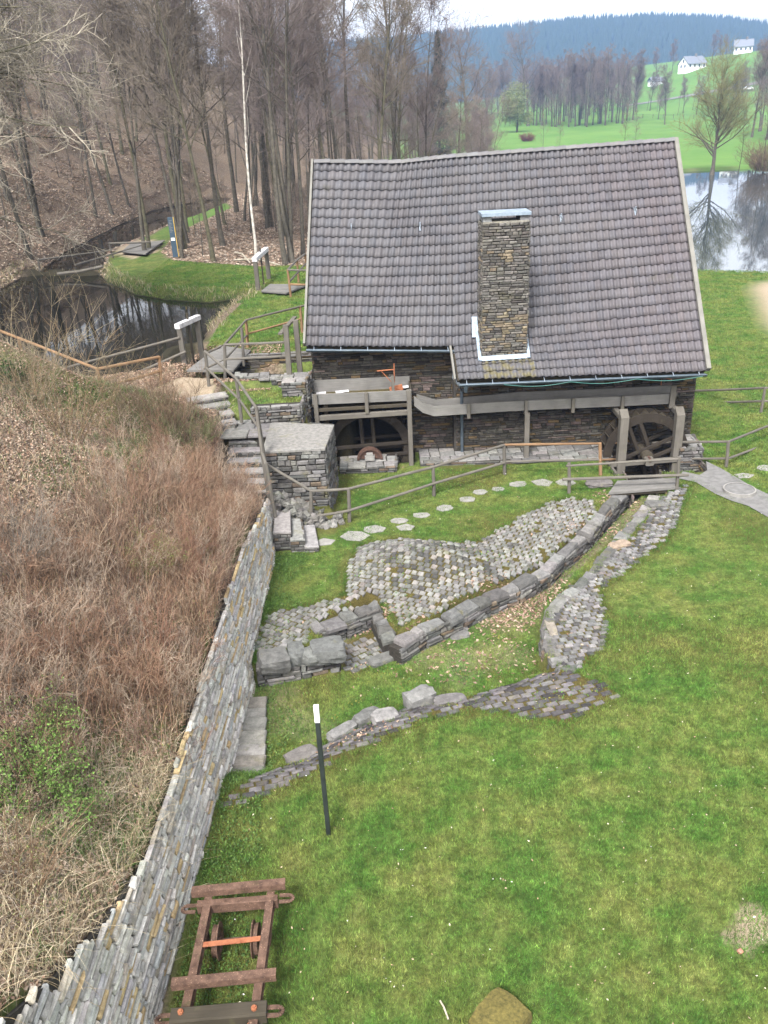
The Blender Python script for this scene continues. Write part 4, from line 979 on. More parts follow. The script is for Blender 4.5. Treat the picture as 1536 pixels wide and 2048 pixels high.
for px_ in (937, 1052, 1146, 1245, 1345):
    q = float(np.interp(px_, [828, 868, 1342], [ft[0].x, ft[2].x, ft[-1].x])); zt = float(np.interp(q, [p_.x for p_ in ft], [p_.z for p_ in ft]))
    post((q, FY - .05), zt - .42, zt + .03, .1, 'batten')
q = float(np.interp(1052, [828, 868, 1342], [ft[0].x, ft[2].x, ft[-1].x]))
post((4.5, 24.2), .05, 1.52, .15)
m = MB(); m.beam((4.5, 24.15, 1.46), (4.5, 25.0, 1.46), .13, .1); m.build('crossbeam', MT['wood'], fl)
for (xx, yy, zt) in ((7.25, 23.5, 1.62), (9.0, 23.75, 1.52)):
    m = MB(); w = .12
    m.hexa([(xx - w, yy - w, -1.4), (xx + w, yy - w, -1.4), (xx + w, yy + w, -1.4), (xx - w, yy + w, -1.4), (xx - w, yy - w, zt - .12), (xx + w, yy - w, zt - .12), (xx + w, yy + w, zt + .08), (xx - w, yy + w, zt + .08)]); 
    for k in range(len(m.uv)): m.uv[k] = [(0, 0), (0, .24), (2, .24), (2, 0)]
    m.build('post', MT['wood'], fl)
    m = MB(); m.beam((xx, yy, 1.4), (xx, 25.0, 1.4), .16, .16); m.build('crossbeam', MT['wood'], fl)
pz = ft[-1]; m = MB(); m.beam(pz + Vector((.04, -.06, -.4)), pz + Vector((.04, -.06, .28)), .17, .05); m.beam(pz + Vector((-.1, .3, -.12)), pz + Vector((.3, .3, -.12)), .05, .12); m.build('end_board', MT['wood'], fl)
m = MB(); p_ = PY(1322, 770, 24.6); m.tube([p_, p_ + Vector((.0, .0, .25)), p_ + Vector((.35, .1, .12))], .018, 6); m.tube([p_ + Vector((0, 0, .25)), p_ + Vector((-.5, .2, .3))], .018, 6); m.build('sluice_lever', MT['rustbright'], fl)
# ================================================================ WHEELS
def wheel(name, c, r_, w, label, nsp=4, tilt=R(12)):
    root = empty(name, c, label, 'water wheel'); c = Vector(c)
    for sy in (-w / 2, w / 2):
        m = MB(); n = 40; cy = c.y + sy
        ri_, ro = r_ * .8, r_
        for k in range(n):
            a0, a1 = 2 * math.pi * k / n, 2 * math.pi * (k + .985) / n
            q = [(ri_, a0), (ro, a0), (ro, a1), (ri_, a1)]
            b_ = [Vector((c.x + rr * math.cos(an), cy - .03, c.z + rr * math.sin(an))) for rr, an in q]; t_ = [p_ + Vector((0, .06, 0)) for p_ in b_]
            m.add(b_ + t_, [(0, 1, 2, 3), (7, 6, 5, 4), (0, 4, 5, 1), (1, 5, 6, 2), (2, 6, 7, 3), (3, 7, 4, 0)], (.2,) * 3, [[(a0 * r_, 0), (a0 * r_, .25), (a1 * r_, .25), (a1 * r_, 0)]] * 6)
        m.build('rim', MT['woodshaded'], root)
        m = MB()
        for k in range(2):
            for off in (-.17, .17):
                an = tilt + k * math.pi / 2; d = Vector((math.cos(an), 0, math.sin(an))); e_ = Vector((-d.z, 0, d.x))
                o_ = Vector((c.x, cy + (.01 if k else -.045), c.z)) + e_ * off * (r_ / 1.28)
                m.beam(o_ - d * r_ * .9, o_ + d * r_ * .9, .07, .11, up=e_)
        m.build('spoke', MT['woodshaded'], root)
    m = MB()
    for k in range(28):
        an = 2 * math.pi * k / 28; d = Vector((math.cos(an), 0, math.sin(an))); e_ = Vector((-d.z, 0, d.x))
        o_ = c + d * r_ * .9; m.beam(o_ - d * r_ * .09 + e_ * .05 - Vector((0, w / 2 - .03, 0)), o_ - d * r_ * .09 + e_ * .05 + Vector((0, w / 2 - .03, 0)), .02, .02)
        q = [c + d * r_ * .82 + e_ * .1, c + d * r_ * .985 - e_ * .04]; u = (q[1] - q[0]).normalized()
        m.beam((q[0] + q[1]) / 2 - Vector((0, w / 2 - .03, 0)), (q[0] + q[1]) / 2 + Vector((0, w / 2 - .03, 0)), (q[1] - q[0]).length, .025, up=Vector((-u.z, 0, u.x)))
    m.build('bucket', MT['wooddark'], root)
    m = MB(); m.tube([c - Vector((0, w / 2 + .3, 0)), c + Vector((0, w / 2 + .25, 0))], .17, 12, wob=.03); m.build('axle', MT['wooddark'], root)
    m = MB(); m.tube([c - Vector((0, w / 2 + .55, 0)), c - Vector((0, w / 2 + .28, 0))], .06, 10); m.build('axle_pin', MT['rust'], root)
    return root
wheel('water_wheel', (8.1, 24.15, .12), 1.3, .55, 'weathered wooden water wheel in the pit at the right end of the mill', tilt=R(22))
wheel('water_wheel', (-.37, 25.3, .3), 1.38, .7, 'dark water wheel in the shaded wheel chamber under the wooden trough box', tilt=R(2))
m = MB(); m.beam((6.95, 23.5, -.02), (9.6, 23.7, -.02), .14, .14); tag(m.build('timber_beam', MT['wood']), 'squared bearing timber lying across the right wheel pit', 'beam')
m = MB(); m.beam((8.1, 23.35, .05), (8.1, 23.7, .05), .26, .22); m.build('bearing_block', MT['wood']); tag(C.objects['bearing_block.001'] if 'bearing_block.001' in C.objects else C.objects['bearing_block'], 'small wooden bearing block under the pin of the right wheel', 'bearing block')
root = empty('wheel_bearing', (-.35, 24.3, .28), 'rusty arched iron bearing on the flagged block before the left wheel', 'bearing')
m = MB(); n = 20
for k in range(n):
    a0, a1 = math.pi * k / n, math.pi * (k + 1) / n
    b_ = [Vector((-.35 + rr * math.cos(an), 24.2, .27 + rr * math.sin(an) * .95)) for rr, an in ((.33, a0), (.4, a0), (.4, a1), (.33, a1))]; t_ = [p_ + Vector((0, .16, 0)) for p_ in b_]
    m.add(b_ + t_, [(0, 1, 2, 3), (7, 6, 5, 4), (1, 5, 6, 2), (3, 7, 4, 0)])
m.build('arch_rim', MT['rust'], root)
m = MB(); n = 16; m.add([(-.35, 24.26, .3)] + [(-.35 + .33 * math.cos(math.pi * k / n), 24.26, .27 + .31 * math.sin(math.pi * k / n)) for k in range(n + 1)], [(0, k + 2, k + 1) for k in range(n)]); m.build('arch_plate', MT['rust'], root)
m = MB(); m.box((-.5, 24.08, .28), (-.2, 24.24, .42)); m.box((-.45, 24.1, .42), (-.25, 24.24, .5)); m.build('bearing_shoe', MT['slabstone'], root)
# ================================================================ FENCES
def tp(a_, b_): return Vector(a_), Vector(b_)
def gpost(bx_, by_, tx, ty, z0=None):
    b_ = P(bx_, by_, z0) if z0 is not None else G(bx_, by_); return b_, PY(tx, ty, b_.y)
def fence(name, label, posts, rails, cat='fence', mats=None, group=None):
    b0 = posts[0][0]; root = empty(name, b0, label, cat, group)
    for i_, q in enumerate(posts):
        b_, t_ = q[0], q[1]; mt = q[2] if len(q) > 2 else 'wood'; w = q[3] if len(q) > 3 else .1
        m = MB(); d = (t_ - b_).normalized(); m.tube([b_ - d * .2, b_.lerp(t_, .5) + Vector((.006, 0, 0)), t_ + d * .02], [w / 2 * 1.05, w / 2, w / 2 * .95], 8, wob=.12); m.build('post', MT[mt], root)
    for q in rails:
        pts_, r_, mt = q[0], q[1], q[2] if len(q) > 2 else 'wood'
        m = MB(); P_ = [Vector(p_) for p_ in pts_]; D = []
        for a_, b_ in zip(P_[:-1], P_[1:]):
            for k in range(3): D.append(a_.lerp(b_, k / 3) + Vector((0, 0, .012 * (random.random() - .5))))
        D.append(P_[-1]); m.tube(D, r_, 8, wob=.12); m.build('rail', MT[mt], root)
    return root
def lower(p, t=.5): return [b_.lerp(t_, t) for b_, t_ in p]
fwd = lambda v, d=.06: [Vector(p_) - Vector((0, d, 0)) for p_ in v]
A = [gpost(418, 772, 410, 703, 2.66), gpost(482, 832, 472, 757, 2.25), gpost(527, 908, 512, 815, 2.0), gpost(536, 985, 524, 905, 1.05)]
fence('stair_handrail', 'weathered round-pole handrail following the stone stairs from the pond deck down', [(p_[0], p_[1]) for p_ in A] + [tuple(gpost(548, 1020, 532, 928, .75))],
      [([p_[1] for p_ in A[:3]] + [A[3][1], PY(532, 928, gpost(548, 1020, 532, 928, .75)[0].y)], .04), ([PY(412, 735, A[0][0].y), PY(478, 798, A[1][0].y), PY(515, 852, A[2][0].y)], .035)], 'handrail')
B = [gpost(622, 1048, 622, 982, .05), gpost(699, 1044, 697, 978), gpost(868, 992, 866, 934), gpost(1009, 949, 1008, 890)]
t0 = PY(532, 928, 20.55)
Bx = [gpost(1201, 951, 1200, 887), gpost(1253, 951, 1254, 886), gpost(1357, 978, 1358, 915), gpost(1452, 934, 1457, 883)]
fence('lawn_fence', 'long round-pole fence crossing the lawn in front of the mill, with an orange newer stretch', [tuple(b_) for b_ in B] + [(*Bx[0], 'woodwarm'), (*Bx[1], 'woodwarm'), tuple(Bx[3])],
      [([t0] + [b_[1] for b_ in B], .04), ([PY(545, 1005, 20.5)] + [PY(622, 1032, B[0][0].y)], .04),
       (fwd([PY(622, 1032, B[0][0].y), PY(697, 1020, B[1][0].y), PY(866, 966, B[2][0].y), PY(1008, 924, B[3][0].y)]), .04),
       ([B[3][1], Bx[1][1] + Vector((.02, 0, 0))], .038, 'woodwarm'), ([B[3][1].lerp(B[3][0], .56), PY(1200, 919, Bx[0][0].y)], .036),
       ([PY(1200, 919, Bx[0][0].y) - Vector((0, .05, 0)), PY(1256, 918, Bx[1][0].y)], .034, 'woodwarm'),
       ([Bx[1][1] + Vector((.03, 0, 0)), Bx[3][1], PY(1536, 852, 24.9), PY(1600, 835, 26.2)], .038), ([PY(1256, 919, Bx[1][0].y), PY(1457, 917, Bx[3][0].y), PY(1536, 887, 24.9), PY(1600, 868, 26.2)], .036)])
D1, D2 = gpost(1138, 986, 1138, 927), gpost(1353, 980, 1358, 915)
fence('bridge_handrail', 'two-post grey handrail on the near side of the plank footbridge', [tuple(D1), tuple(D2)],
      [(fwd([PY(1132, 931, D1[0].y), PY(1362, 917, D2[0].y)], .02), .034), (fwd([PY(1124, 957, D1[0].y), PY(1375, 948, D2[0].y)], .07), .045)], 'handrail')
e0 = gpost(1522, 824, 1530, 776)
fence('field_fence', 'two-rail round-pole fence on the lawn right of the mill wall', [tuple(e0)], [([PY(1386, 782, 30.0), e0[1], PY(1600, 775, e0[1].y)], .04), ([PY(1384, 806, 30.0), e0[1].lerp(e0[0], .55), PY(1600, 801, e0[1].y)], .04)])
H1, H2, H3 = gpost(206, 806, 195, 738, 2.75), gpost(322, 765, 318, 714, 2.72), gpost(52, 745, 38, 680, 3.0)
fence('path_railing', 'orange-brown round-pole railing along the pond path above the brushy bank', [(*H1, 'woodwarm'), (*H2, 'woodwarm'), (*H3, 'woodwarm')],
      [([PY(-40, 640, 26.5), PY(0, 662, 26.3), H1[1]], .045, 'woodwarm'), ([H1[1], H2[1]], .045, 'woodwarm'), ([PY(-40, 690, 27.2), PY(60, 735, 26.6), H1[0].lerp(H1[1], .45)], .045, 'wood'), ([H1[0].lerp(H1[1], .45), H2[0].lerp(H2[1], .45)], .045, 'woodwarm')], 'railing')
K1 = gpost(120, 800, 110, 745, 2.6); sl0 = Vector((-6.62, 28.1, 0))
fence('pond_railing', 'grey round-pole railing at the pond edge running up to the white-topped sluice gate', [tuple(K1)],
      [([PY(52, 757, 28.4), PY(360, 675, 28.2)], .045), ([PY(110, 818, 27.6), PY(372, 703, 28.1)], .045)], 'railing')
L = [gpost(450, 748, 449, 690, 2.78), gpost(487, 720, 483, 657, 2.78), gpost(495, 690, 492, 640, 2.75), gpost(604, 662, 600, 613, 2.72)]
fence('deck_railing', 'grey round-pole railing around the plank deck and along the upper lawn to the mill', [tuple(L[0]), tuple(L[1]), (*L[2], 'woodwarm'), (*L[3], 'woodwarm')],
      [([PY(415, 705, L[0][0].y + .8), L[0][1], L[2][1], L[3][1], PY(625, 608, L[3][0].y + .3)], .038), ([L[2][1].lerp(L[2][0], .55), L[3][1].lerp(L[3][0], .5)], .035, 'woodwarm'), ([L[0][1], PY(572, 684, 25.4)], .04), ([L[0][1].lerp(L[0][0], .5), PY(572, 712, 25.4)], .04), ([PY(408, 738, L[0][0].y + .6), L[0][1].lerp(L[0][0], .5), L[2][1].lerp(L[2][0], .6)], .034)], 'railing')
root = empty('gate_frame', (-2.7, 25.4, 2.9), 'grey square-post sluice frame standing on the headrace wall beside the mill', 'sluice frame')
for (bx_, by_, tx, ty, yy) in ((578, 742, 571, 650, 25.1), (600, 742, 591, 640, 25.5)):
    m = MB(); b_ = PY(bx_, by_, yy); t_ = PY(tx, ty, yy); m.beam(b_ - Vector((0, 0, .3)), t_, .16, .16, bev=.08); m.build('post', MT['wood'], root)
for yy0, p0, p1 in ((25.1, (562, 668), (590, 632)),): 
    m = MB(); m.beam(PY(560, 668, 24.95), PY(590, 634, 26.3), .13, .06); m.build('cap_board', MT['wood'], root)
def sluice(name, a_, b_, zt, zb, label, w=.16):
    a_, b_ = Vector(a_), Vector(b_); root = empty(name, (a_.x, a_.y, zb), label, 'sluice gate'); U = (b_ - a_).normalized()
    m = MB(); m.beam(Vector((*a_, zt)) - Vector((*U, 0)) * .12, Vector((*b_, zt)) + Vector((*U, 0)) * .12, w * 1.15, w, bev=.08); m.build('top_beam', MT['whiteworn'], root)
    for q in (a_, b_):
        m = MB(); m.beam(Vector((*q, zb)), Vector((*q, zt - .08)), w, w, bev=.1); m.build('post', MT['wood'], root)
    m = MB(); c_ = (a_ + b_) / 2; m.beam(Vector((*c_, zb)), Vector((*c_, zt + .3)), .07, .05); m.build('gate_stem', MT['wooddark'], root)
    m = MB(); m.beam(Vector((*a_, zb + .3)), Vector((*b_, zb + .3)), .05, .7); m.build('gate_board', MT['wooddark'], root); return root
sluice('sluice_gate', (-6.55, 28.3), (-6.15, 29.4), 3.82, 1.6, 'near sluice gate with a white-topped beam on two posts by the plank deck', .17)
sluice('sluice_gate', (-5.35, 40.2), (-5.15, 43.2), 4.1, 1.9, 'far small sluice gate with a white-topped beam beyond the upper lawn', .2)
def deck(name, q, z, n, label, mat='woodpale', th=.06, cat='footbridge', along=True):
    root = empty(name, (q[0][0], q[0][1], z), label, cat); m = MB(); q = [Vector(p_) for p_ in q]
    for k in range(n):
        a_ = q[0].lerp(q[3], (k + .04) / n); b_ = q[1].lerp(q[2], (k + .04) / n); c_ = q[1].lerp(q[2], (k + .95) / n); d_ = q[0].lerp(q[3], (k + .95) / n); e_ = .02 * random.random()
        vs = [Vector((p_.x, p_.y, z - th)) for p_ in (a_, b_, c_, d_)] + [Vector((p_.x, p_.y, z + e_ * .3)) for p_ in (a_, b_, c_, d_)]
        L_ = (b_ - a_).length; w_ = (d_ - a_).length; o_ = random.random() * 5
        uv = [(o_, 0), (o_ + L_, 0), (o_ + L_, w_), (o_, w_)]
        m.add(vs, [(3, 2, 1, 0), (4, 5, 6, 7), (0, 1, 5, 4), (1, 2, 6, 5), (2, 3, 7, 6), (3, 0, 4, 7)], (.4,) * 3, [uv] * 6)
    m.build('planks', MT[mat], root)
    m = MB()
    for t_ in (.15, .85):
        a_ = q[0].lerp(q[3], t_); b_ = q[1].lerp(q[2], t_); m.beam((a_.x, a_.y, z - th - .05), (b_.x, b_.y, z - th - .05), .1, .1)
    m.build('bearer', MT['wooddark'], root); return root
deck('plank_footbridge', ptsz([(1217, 986), (1351, 975), (1351, 955), (1235, 961)], .12), .12, 4, 'pale plank footbridge over the stone channel in front of the right wheel')
deck('plank_deck', ptsz([(373, 741), (467, 741), (502, 700), (440, 690)], 2.72), 2.72, 8, 'worn plank deck over the headrace inlet beside the near sluice gate')
deck('plank_deck', ptsz([(522, 582), (572, 586), (618, 568), (540, 568)], 2.82), 2.82, 6, 'pale plank bridge by the far sluice gate beyond the upper lawn')
N = [gpost(581, 588, 575, 540, 2.8), gpost(597, 560, 594, 520, 2.8), gpost(614, 546, 610, 508, 2.8)]
fence('bridge_railing', 'brown railing of the far plank bridge behind the mill corner', [(*q, 'woodwarm') for q in N], [([q[1] for q in N], .05), ([N[0][1], PY(625, 541, N[0][0].y)], .045), ([N[0][0].lerp(N[0][1], .4), PY(630, 570, N[0][0].y)], .045, 'woodwarm'), ([N[0][0].lerp(N[0][1], .5), N[2][0].lerp(N[2][1], .5)], .045)], 'railing')
deck('plank_bridge', ptsz([(243, 503), (290, 508), (330, 480), (262, 486)], 2.85), 2.85, 5, 'plank footbridge across the canal mouth below the leaning trees')
N = [gpost(225, 512, 218, 487, 2.7), gpost(80, 545, 76, 520, 2.4)]
fence('canal_barrier', 'thin grey pole barrier across the mouth of the canal', [tuple(N[0]), tuple(N[1])], [([N[0][1], PY(300, 484, N[0][0].y)], .06), ([N[1][1], PY(225, 500, N[0][0].y)], .05), ([PY(150, 530, 50), PY(300, 486, 58)], .05)], 'barrier')
m = MB(); m.tube([PY(115, 548, 49), PY(160, 543, 49), PY(206, 533, 49)], .09, 8); tag(m.build('floating_log', MT['wood']), 'pale debris beam floating across the canal mouth', 'log')
# ================================================================ SIGN, POLE, CART
b_ = P(352, 514, 2.72); t_ = PY(346, 434, b_.y); h = t_.z - b_.z; root = empty('information_stele', b_, 'tall narrow dark blue information stele on the pond bank', 'sign')
m = MB(); m.box((b_.x - .16, b_.y - .06, b_.z), (b_.x + .16, b_.y + .06, b_.z + h)); m.build('panel', MT['signblue'], root)
m = MB(); m.box((b_.x + .16, b_.y - .06, b_.z), (b_.x + .19, b_.y + .06, b_.z + h)); m.build('edge_strip', MT['signyellow'], root)
m = MB(); m.box((b_.x - .12, b_.y - .07, b_.z + h * .42), (b_.x + .1, b_.y - .058, b_.z + h * .49)); m.build('plate', MT['white'], root)
m = MB()
for k in range(9): m.box((b_.x - .12, b_.y - .066, b_.z + h * (.92 - .035 * k)), (b_.x - .14 + random.uniform(.12, .26), b_.y - .058, b_.z + h * (.905 - .035 * k) + .01))
m.build('lettering', MT['slabstone'], root)
b_ = G(657, 1668); t_ = PY(632, 1412, b_.y); root = empty('marker_pole', b_, 'black square steel pole with a white top standing in the front lawn', 'pole')
s_ = b_.lerp(t_, .89); m = MB(); m.beam(b_ - Vector((0, 0, .1)), s_, .068, .068, bev=.08); m.build('shaft', MT['blackpaint'], root)
m = MB(); m.beam(s_, t_, .074, .074, bev=.1); m.build('cap', MT['white'], root)
cart = empty('mine_cart_frame', (-2.25, 7.4, 0), 'rusty iron mine cart chassis without a body parked beside the retaining wall', 'cart')
def ibeam(a_, b_, w, h, name, mat='rustflake', th=.018):
    m = MB(); a_ = Vector(a_); b_ = Vector(b_)
    m.beam(a_ + Vector((0, 0, h / 2)), b_ + Vector((0, 0, h / 2)), w, th); m.beam(a_ - Vector((0, 0, h / 2)), b_ - Vector((0, 0, h / 2)), w, th); m.beam(a_, b_, th, h - th); return m.build(name, MT[mat], cart)
ZC = .46
ibeam((-2.66, 6.2, ZC), (-2.64, 8.1, ZC), .105, .14, 'side_beam'); ibeam((-1.83, 6.2, ZC), (-1.8, 8.1, ZC), .105, .14, 'side_beam')
for yy, dx in ((8.05, 0), (6.72, 0)):
    m = MB(); m.beam((-2.86, yy, ZC + .14), (-1.6, yy + .06, ZC + .14), .012, .1); m.beam((-2.86, yy + .05, ZC + .19), (-1.6, yy + .11, ZC + .19), .1, .014); m.build('cross_angle', MT['rustflake'], cart)
m = MB(); m.beam((-2.78, 7.97, ZC), (-1.7, 8.0, ZC), .1, .17); m.build('buffer_beam', MT['rustflake'], cart)
m = MB(); m.beam((-2.8, 6.38, ZC + .06), (-1.68, 6.42, ZC + .06), .19, .18, bev=.1); bb = m.build('buffer_beam', MT['wooddark'], cart)
for xx in (-2.68, -1.82):
    m = MB(); m.lathe((xx, 6.4, ZC + .15), (0, 0, 1), [(0, .035), (.03, .035), (.03, .02), (.05, .018), (.05, .001)], 8); m.build('bolt', MT['rustbright'], bb)
m = MB(); m.beam((-2.62, 7.35, ZC + .06), (-1.84, 7.4, ZC + .06), .07, .015); m.build('tie_bar', MT['rustbright'], cart)
def loop(x_, y_, z, sg):
    m = MB(); pts = [(x_, y_ - .05, z), (x_ + sg * .1, y_ - .05, z)] + [(x_ + sg * (.12 + .06 * math.sin(a_)), y_ - .05 * math.cos(a_), z) for a_ in np.linspace(0, math.pi, 8)] + [(x_ + sg * .1, y_ + .05, z), (x_, y_ + .05, z)]
    for a_, c_ in zip(pts[:-1], pts[1:]): m.beam(a_, c_, .055, .012, up=Vector(c_) - Vector(a_) if False else (0, 0, 1))
    return m.build('coupling_loop', MT['rustflake'], cart)
loop(-1.68, 8.0, ZC + .05, 1); loop(-2.8, 7.95, ZC, -1); loop(-1.68, 6.42, ZC + .06, 1); loop(-2.8, 6.4, ZC + .04, -1)
for yy in (7.62, 6.42):
    m = MB(); m.tube([(-2.62, yy, .22), (-1.85, yy + .03, .22)], .03, 10); ax = m.build('axle', MT['rustflake'], cart)
    for xx, sg in ((-2.5, 1), (-1.98, -1)):
        m = MB(); m.lathe((xx, yy + .01, .22), (sg, 0, 0), [(-.035, .04), (-.035, .17), (-.04, .17), (-.04, .2), (.015, .19), (.03, .235), (.045, .235), (.045, .17), (.02, .16), (.02, .06), (.06, .055), (.06, .001)], 28); m.build('wheel', MT['rustflake'], cart)
    for xx in (-2.66, -1.83):
        m = MB(); m.box((xx - .05, yy - .09, .2), (xx + .05, yy + .09, ZC - .09)); m.build('axle_box', MT['rustflake'], cart)
m = MB(); m.tube([(-1.85, 6.3, .5), (-1.95, 6.15, .48), (-2.15, 6.08, .45), (-2.4, 6.05, .42)], .04, 8); m.build('brake_rod', MT['rustbright'], cart)
g = G(990, 2030); m = MB(); s_ = .5
ring = [(-.32, -.1), (.0, -.45), (.42, -.2), (.05, .22)]; prism(m, ring, -.1, .22, (.2, .2, .1)); m2 = MB()
m2.rock((0, 0, 0), (.62, .56, .5), (.05, .05, R(45)), (.2, .2, .12), .08); o = m2.build('mossy_stone', MT['mossgreen']); o.location = (g.x + .03, g.y - .16, g.z + .04)
tag(o, 'square block covered in yellow-brown moss at the bottom edge of the lawn', 'stone')
# ================================================================ TREES
def tubes_np(brs, n):
    """brs: list of (pts (m,3), radii (m,)) -> v, f"""
    V_, F_ = [], []; o = 0
    by = {}
    for p_, r_ in brs: by.setdefault(len(p_), []).append((p_, r_))
    for m, L in by.items():
        Pn = np.array([a_ for a_, _ in L]); Rn = np.array([b_ for _, b_ in L]); B = len(L)
        T = np.gradient(Pn, axis=1); T /= np.linalg.norm(T, axis=2, keepdims=True) + 1e-9
        ref = np.zeros_like(T); ref[..., 2] = 1; v_ = np.abs(T[..., 2].mean(1)) > .9; ref[v_] = (0, 1, 0)
        U = np.cross(T, ref); U /= np.linalg.norm(U, axis=2, keepdims=True) + 1e-9; W = np.cross(T, U)
        an = 2 * np.pi * np.arange(n) / n
        vv = Pn[:, :, None] + (U[:, :, None] * np.cos(an)[None, None, :, None] + W[:, :, None] * np.sin(an)[None, None, :, None]) * Rn[:, :, None, None]
        V_.append(vv.reshape(-1, 3)); b_ = np.arange(B)[:, None, None] * m * n; i_ = np.arange(m - 1)[None, :, None] * n; k = np.arange(n)[None, None, :]; k2 = (k + 1) % n
        F_.append(np.stack([b_ + i_ + k, b_ + i_ + k2, b_ + i_ + n + k2, b_ + i_ + n + k], -1).reshape(-1, 4) + o); o += B * m * n
    return np.concatenate(V_), np.concatenate(F_)
def branch(r, p0, d, L, rad, m, wig, up, endr=.35):
    pts = [np.array(p0, float)]; d = np.array(d, float)
    for k in range(m - 1):
        d = d + r.normal(0, wig, 3); d[2] += up; d /= np.linalg.norm(d); pts.append(pts[-1] + d * L / (m - 1))
    return np.array(pts), rad * (1 - (1 - endr) * np.linspace(0, 1, m) ** .9)
def side(r, d, ang):
    a_ = r.normal(0, 1, 3); a_ -= d * np.dot(a_, d); a_ /= np.linalg.norm(a_) + 1e-9
    return d * math.cos(ang) + a_ * math.sin(ang)
def gen_tree(seed, H=17, r0=.16, crown=.35, nl=26, llen=.26, up=.06, a0=48, lean=(0, 0), stems=1, nb=8, nt=7, wig=.06, twr=.008, shape='alder'):
    r = np.random.default_rng(seed); big, mid, tw = [], [], []
    for s_ in range(stems):
        d0 = np.array([lean[0] + (r.normal(0, .13) if stems > 1 else r.normal(0, .02)), lean[1] + (r.normal(0, .1) if stems > 1 else 0), 1.0]); d0 /= np.linalg.norm(d0)
        Hs = H * (1 if s_ == 0 else r.uniform(.75, 1)); off = (r.normal(0, .25, 2) if stems > 1 else (0, 0))
        tp_, tr = branch(r, (off[0], off[1], -.3), d0, Hs, r0 * (1 if stems == 1 else .75), 14, .035, .015, .1); tr[0] *= 1.35; big.append((tp_, tr))
        for i_ in range(nl if stems == 1 else max(8, nl // stems + 4)):
            t = crown + (1 - crown) * (r.random() ** .85) * .98; x_ = t * 13; k = min(int(x_), 12); p0 = tp_[k] + (tp_[k + 1] - tp_[k]) * (x_ - k)
            dd = tp_[k + 1] - tp_[k]; dd /= np.linalg.norm(dd)
            if shape == 'oak': L = Hs * llen * (1.15 - .5 * t) * r.uniform(.7, 1.2)
            elif shape == 'con': L = Hs * llen * (1.02 - t) * r.uniform(.8, 1.1) + .3
            else: L = Hs * llen * (1.1 - .75 * ((t - crown) / (1 - crown))) * r.uniform(.55, 1.15)
            rl = max(.012, float(np.interp(x_, range(14), tr)) * r.uniform(.28, .5))
            bp, br = branch(r, p0, side(r, dd, R(r.uniform(a0 - 14, a0 + 14))), L, rl, 7, wig * 1.6, up, .25); mid.append((bp, br))
            for j in range(nb):
                t2 = r.uniform(.2, 1); x2 = t2 * 6; k2 = min(int(x2), 5); q0 = bp[k2] + (bp[k2 + 1] - bp[k2]) * (x2 - k2); d2 = bp[k2 + 1] - bp[k2]; d2 /= np.linalg.norm(d2)
                L2 = L * r.uniform(.25, .5) * (1.15 - .6 * t2) + .25
                cp_, cr_ = branch(r, q0, side(r, d2, R(r.uniform(25, 60))), L2, max(.008, rl * .35), 4, wig * 2, up * 1.2, .4); tw.append((cp_, cr_))
                for l in range(nt):
                    t3 = r.uniform(.15, 1); x3 = t3 * 3; k3 = min(int(x3), 2); w0 = cp_[k3] + (cp_[k3 + 1] - cp_[k3]) * (x3 - k3); d3 = cp_[k3 + 1] - cp_[k3]; d3 /= np.linalg.norm(d3)
                    tw.append(branch(r, w0, side(r, d3, R(r.uniform(25, 60))), L2 * r.uniform(.3, .65) + .15, twr, 3, .12, up * 1.5, .5))
    v1, f1 = tubes_np(big, 8); v2, f2 = tubes_np(mid, 5)
    tm = np_mesh('trunk', np.concatenate([v1, v2]), np.concatenate([f1, f2 + len(v1)]), None, True)
    tv, tf = tubes_np(tw, 3); cm = np_mesh('crown', tv, tf); return tm, cm
PROTO = {}
def proto(key, **k): PROTO[key] = gen_tree(**k)
proto('a1', seed=1, H=17, r0=.145, crown=.35, nl=34, nt=9, twr=.011); proto('a2', seed=2, H=18, r0=.13, crown=.45, nl=26, lean=(-.06, 0), up=.09, a0=38, nt=9, twr=.011)
proto('a3', seed=3, H=16, r0=.12, crown=.3, nl=34, up=.04, a0=55, nt=9, twr=.011); proto('a4', seed=4, H=17, r0=.16, crown=.3, nl=30, stems=3)
proto('a5', seed=5, H=19, r0=.17, crown=.25, nl=36, llen=.3, a0=52, wig=.08); proto('oak', seed=6, H=15, r0=.3, crown=.18, nl=34, llen=.42, up=.05, a0=55, shape='oak', nb=11, nt=8, wig=.07, twr=.011)
proto('slim', seed=8, H=16, r0=.1, crown=.25, nl=26, llen=.14, up=.1, a0=35); proto('sap', seed=9, H=7, r0=.05, crown=.12, nl=24, llen=.2, up=.05, a0=50, nb=5, nt=3)
proto('far', seed=10, H=17, r0=.22, crown=.15, nl=46, llen=.3, up=.08, a0=42, twr=.016, nb=10, nt=7)
proto('vase', seed=14, H=14, r0=.3, crown=.14, nl=70, llen=.46, up=.07, a0=50, twr=.014, nb=11, nt=7, wig=.08, shape='oak'); proto('far2', seed=12, H=17, r0=.2, crown=.15, nl=30, llen=.3, stems=3, up=.08, a0=40, twr=.016, nb=9, nt=6)
MV = {}
def mesh_for(key, bark, twig):
    k = (key, bark, twig)
    if k not in MV:
        a_, b_ = PROTO[key]; a_ = a_.copy() if a_.materials else a_; b_ = b_.copy() if b_.materials else b_
        a_.materials.clear(); b_.materials.clear()
        a_.materials.append(MT[bark]); b_.materials.append(MT[twig]); MV[k] = (a_, b_)
    return MV[k]
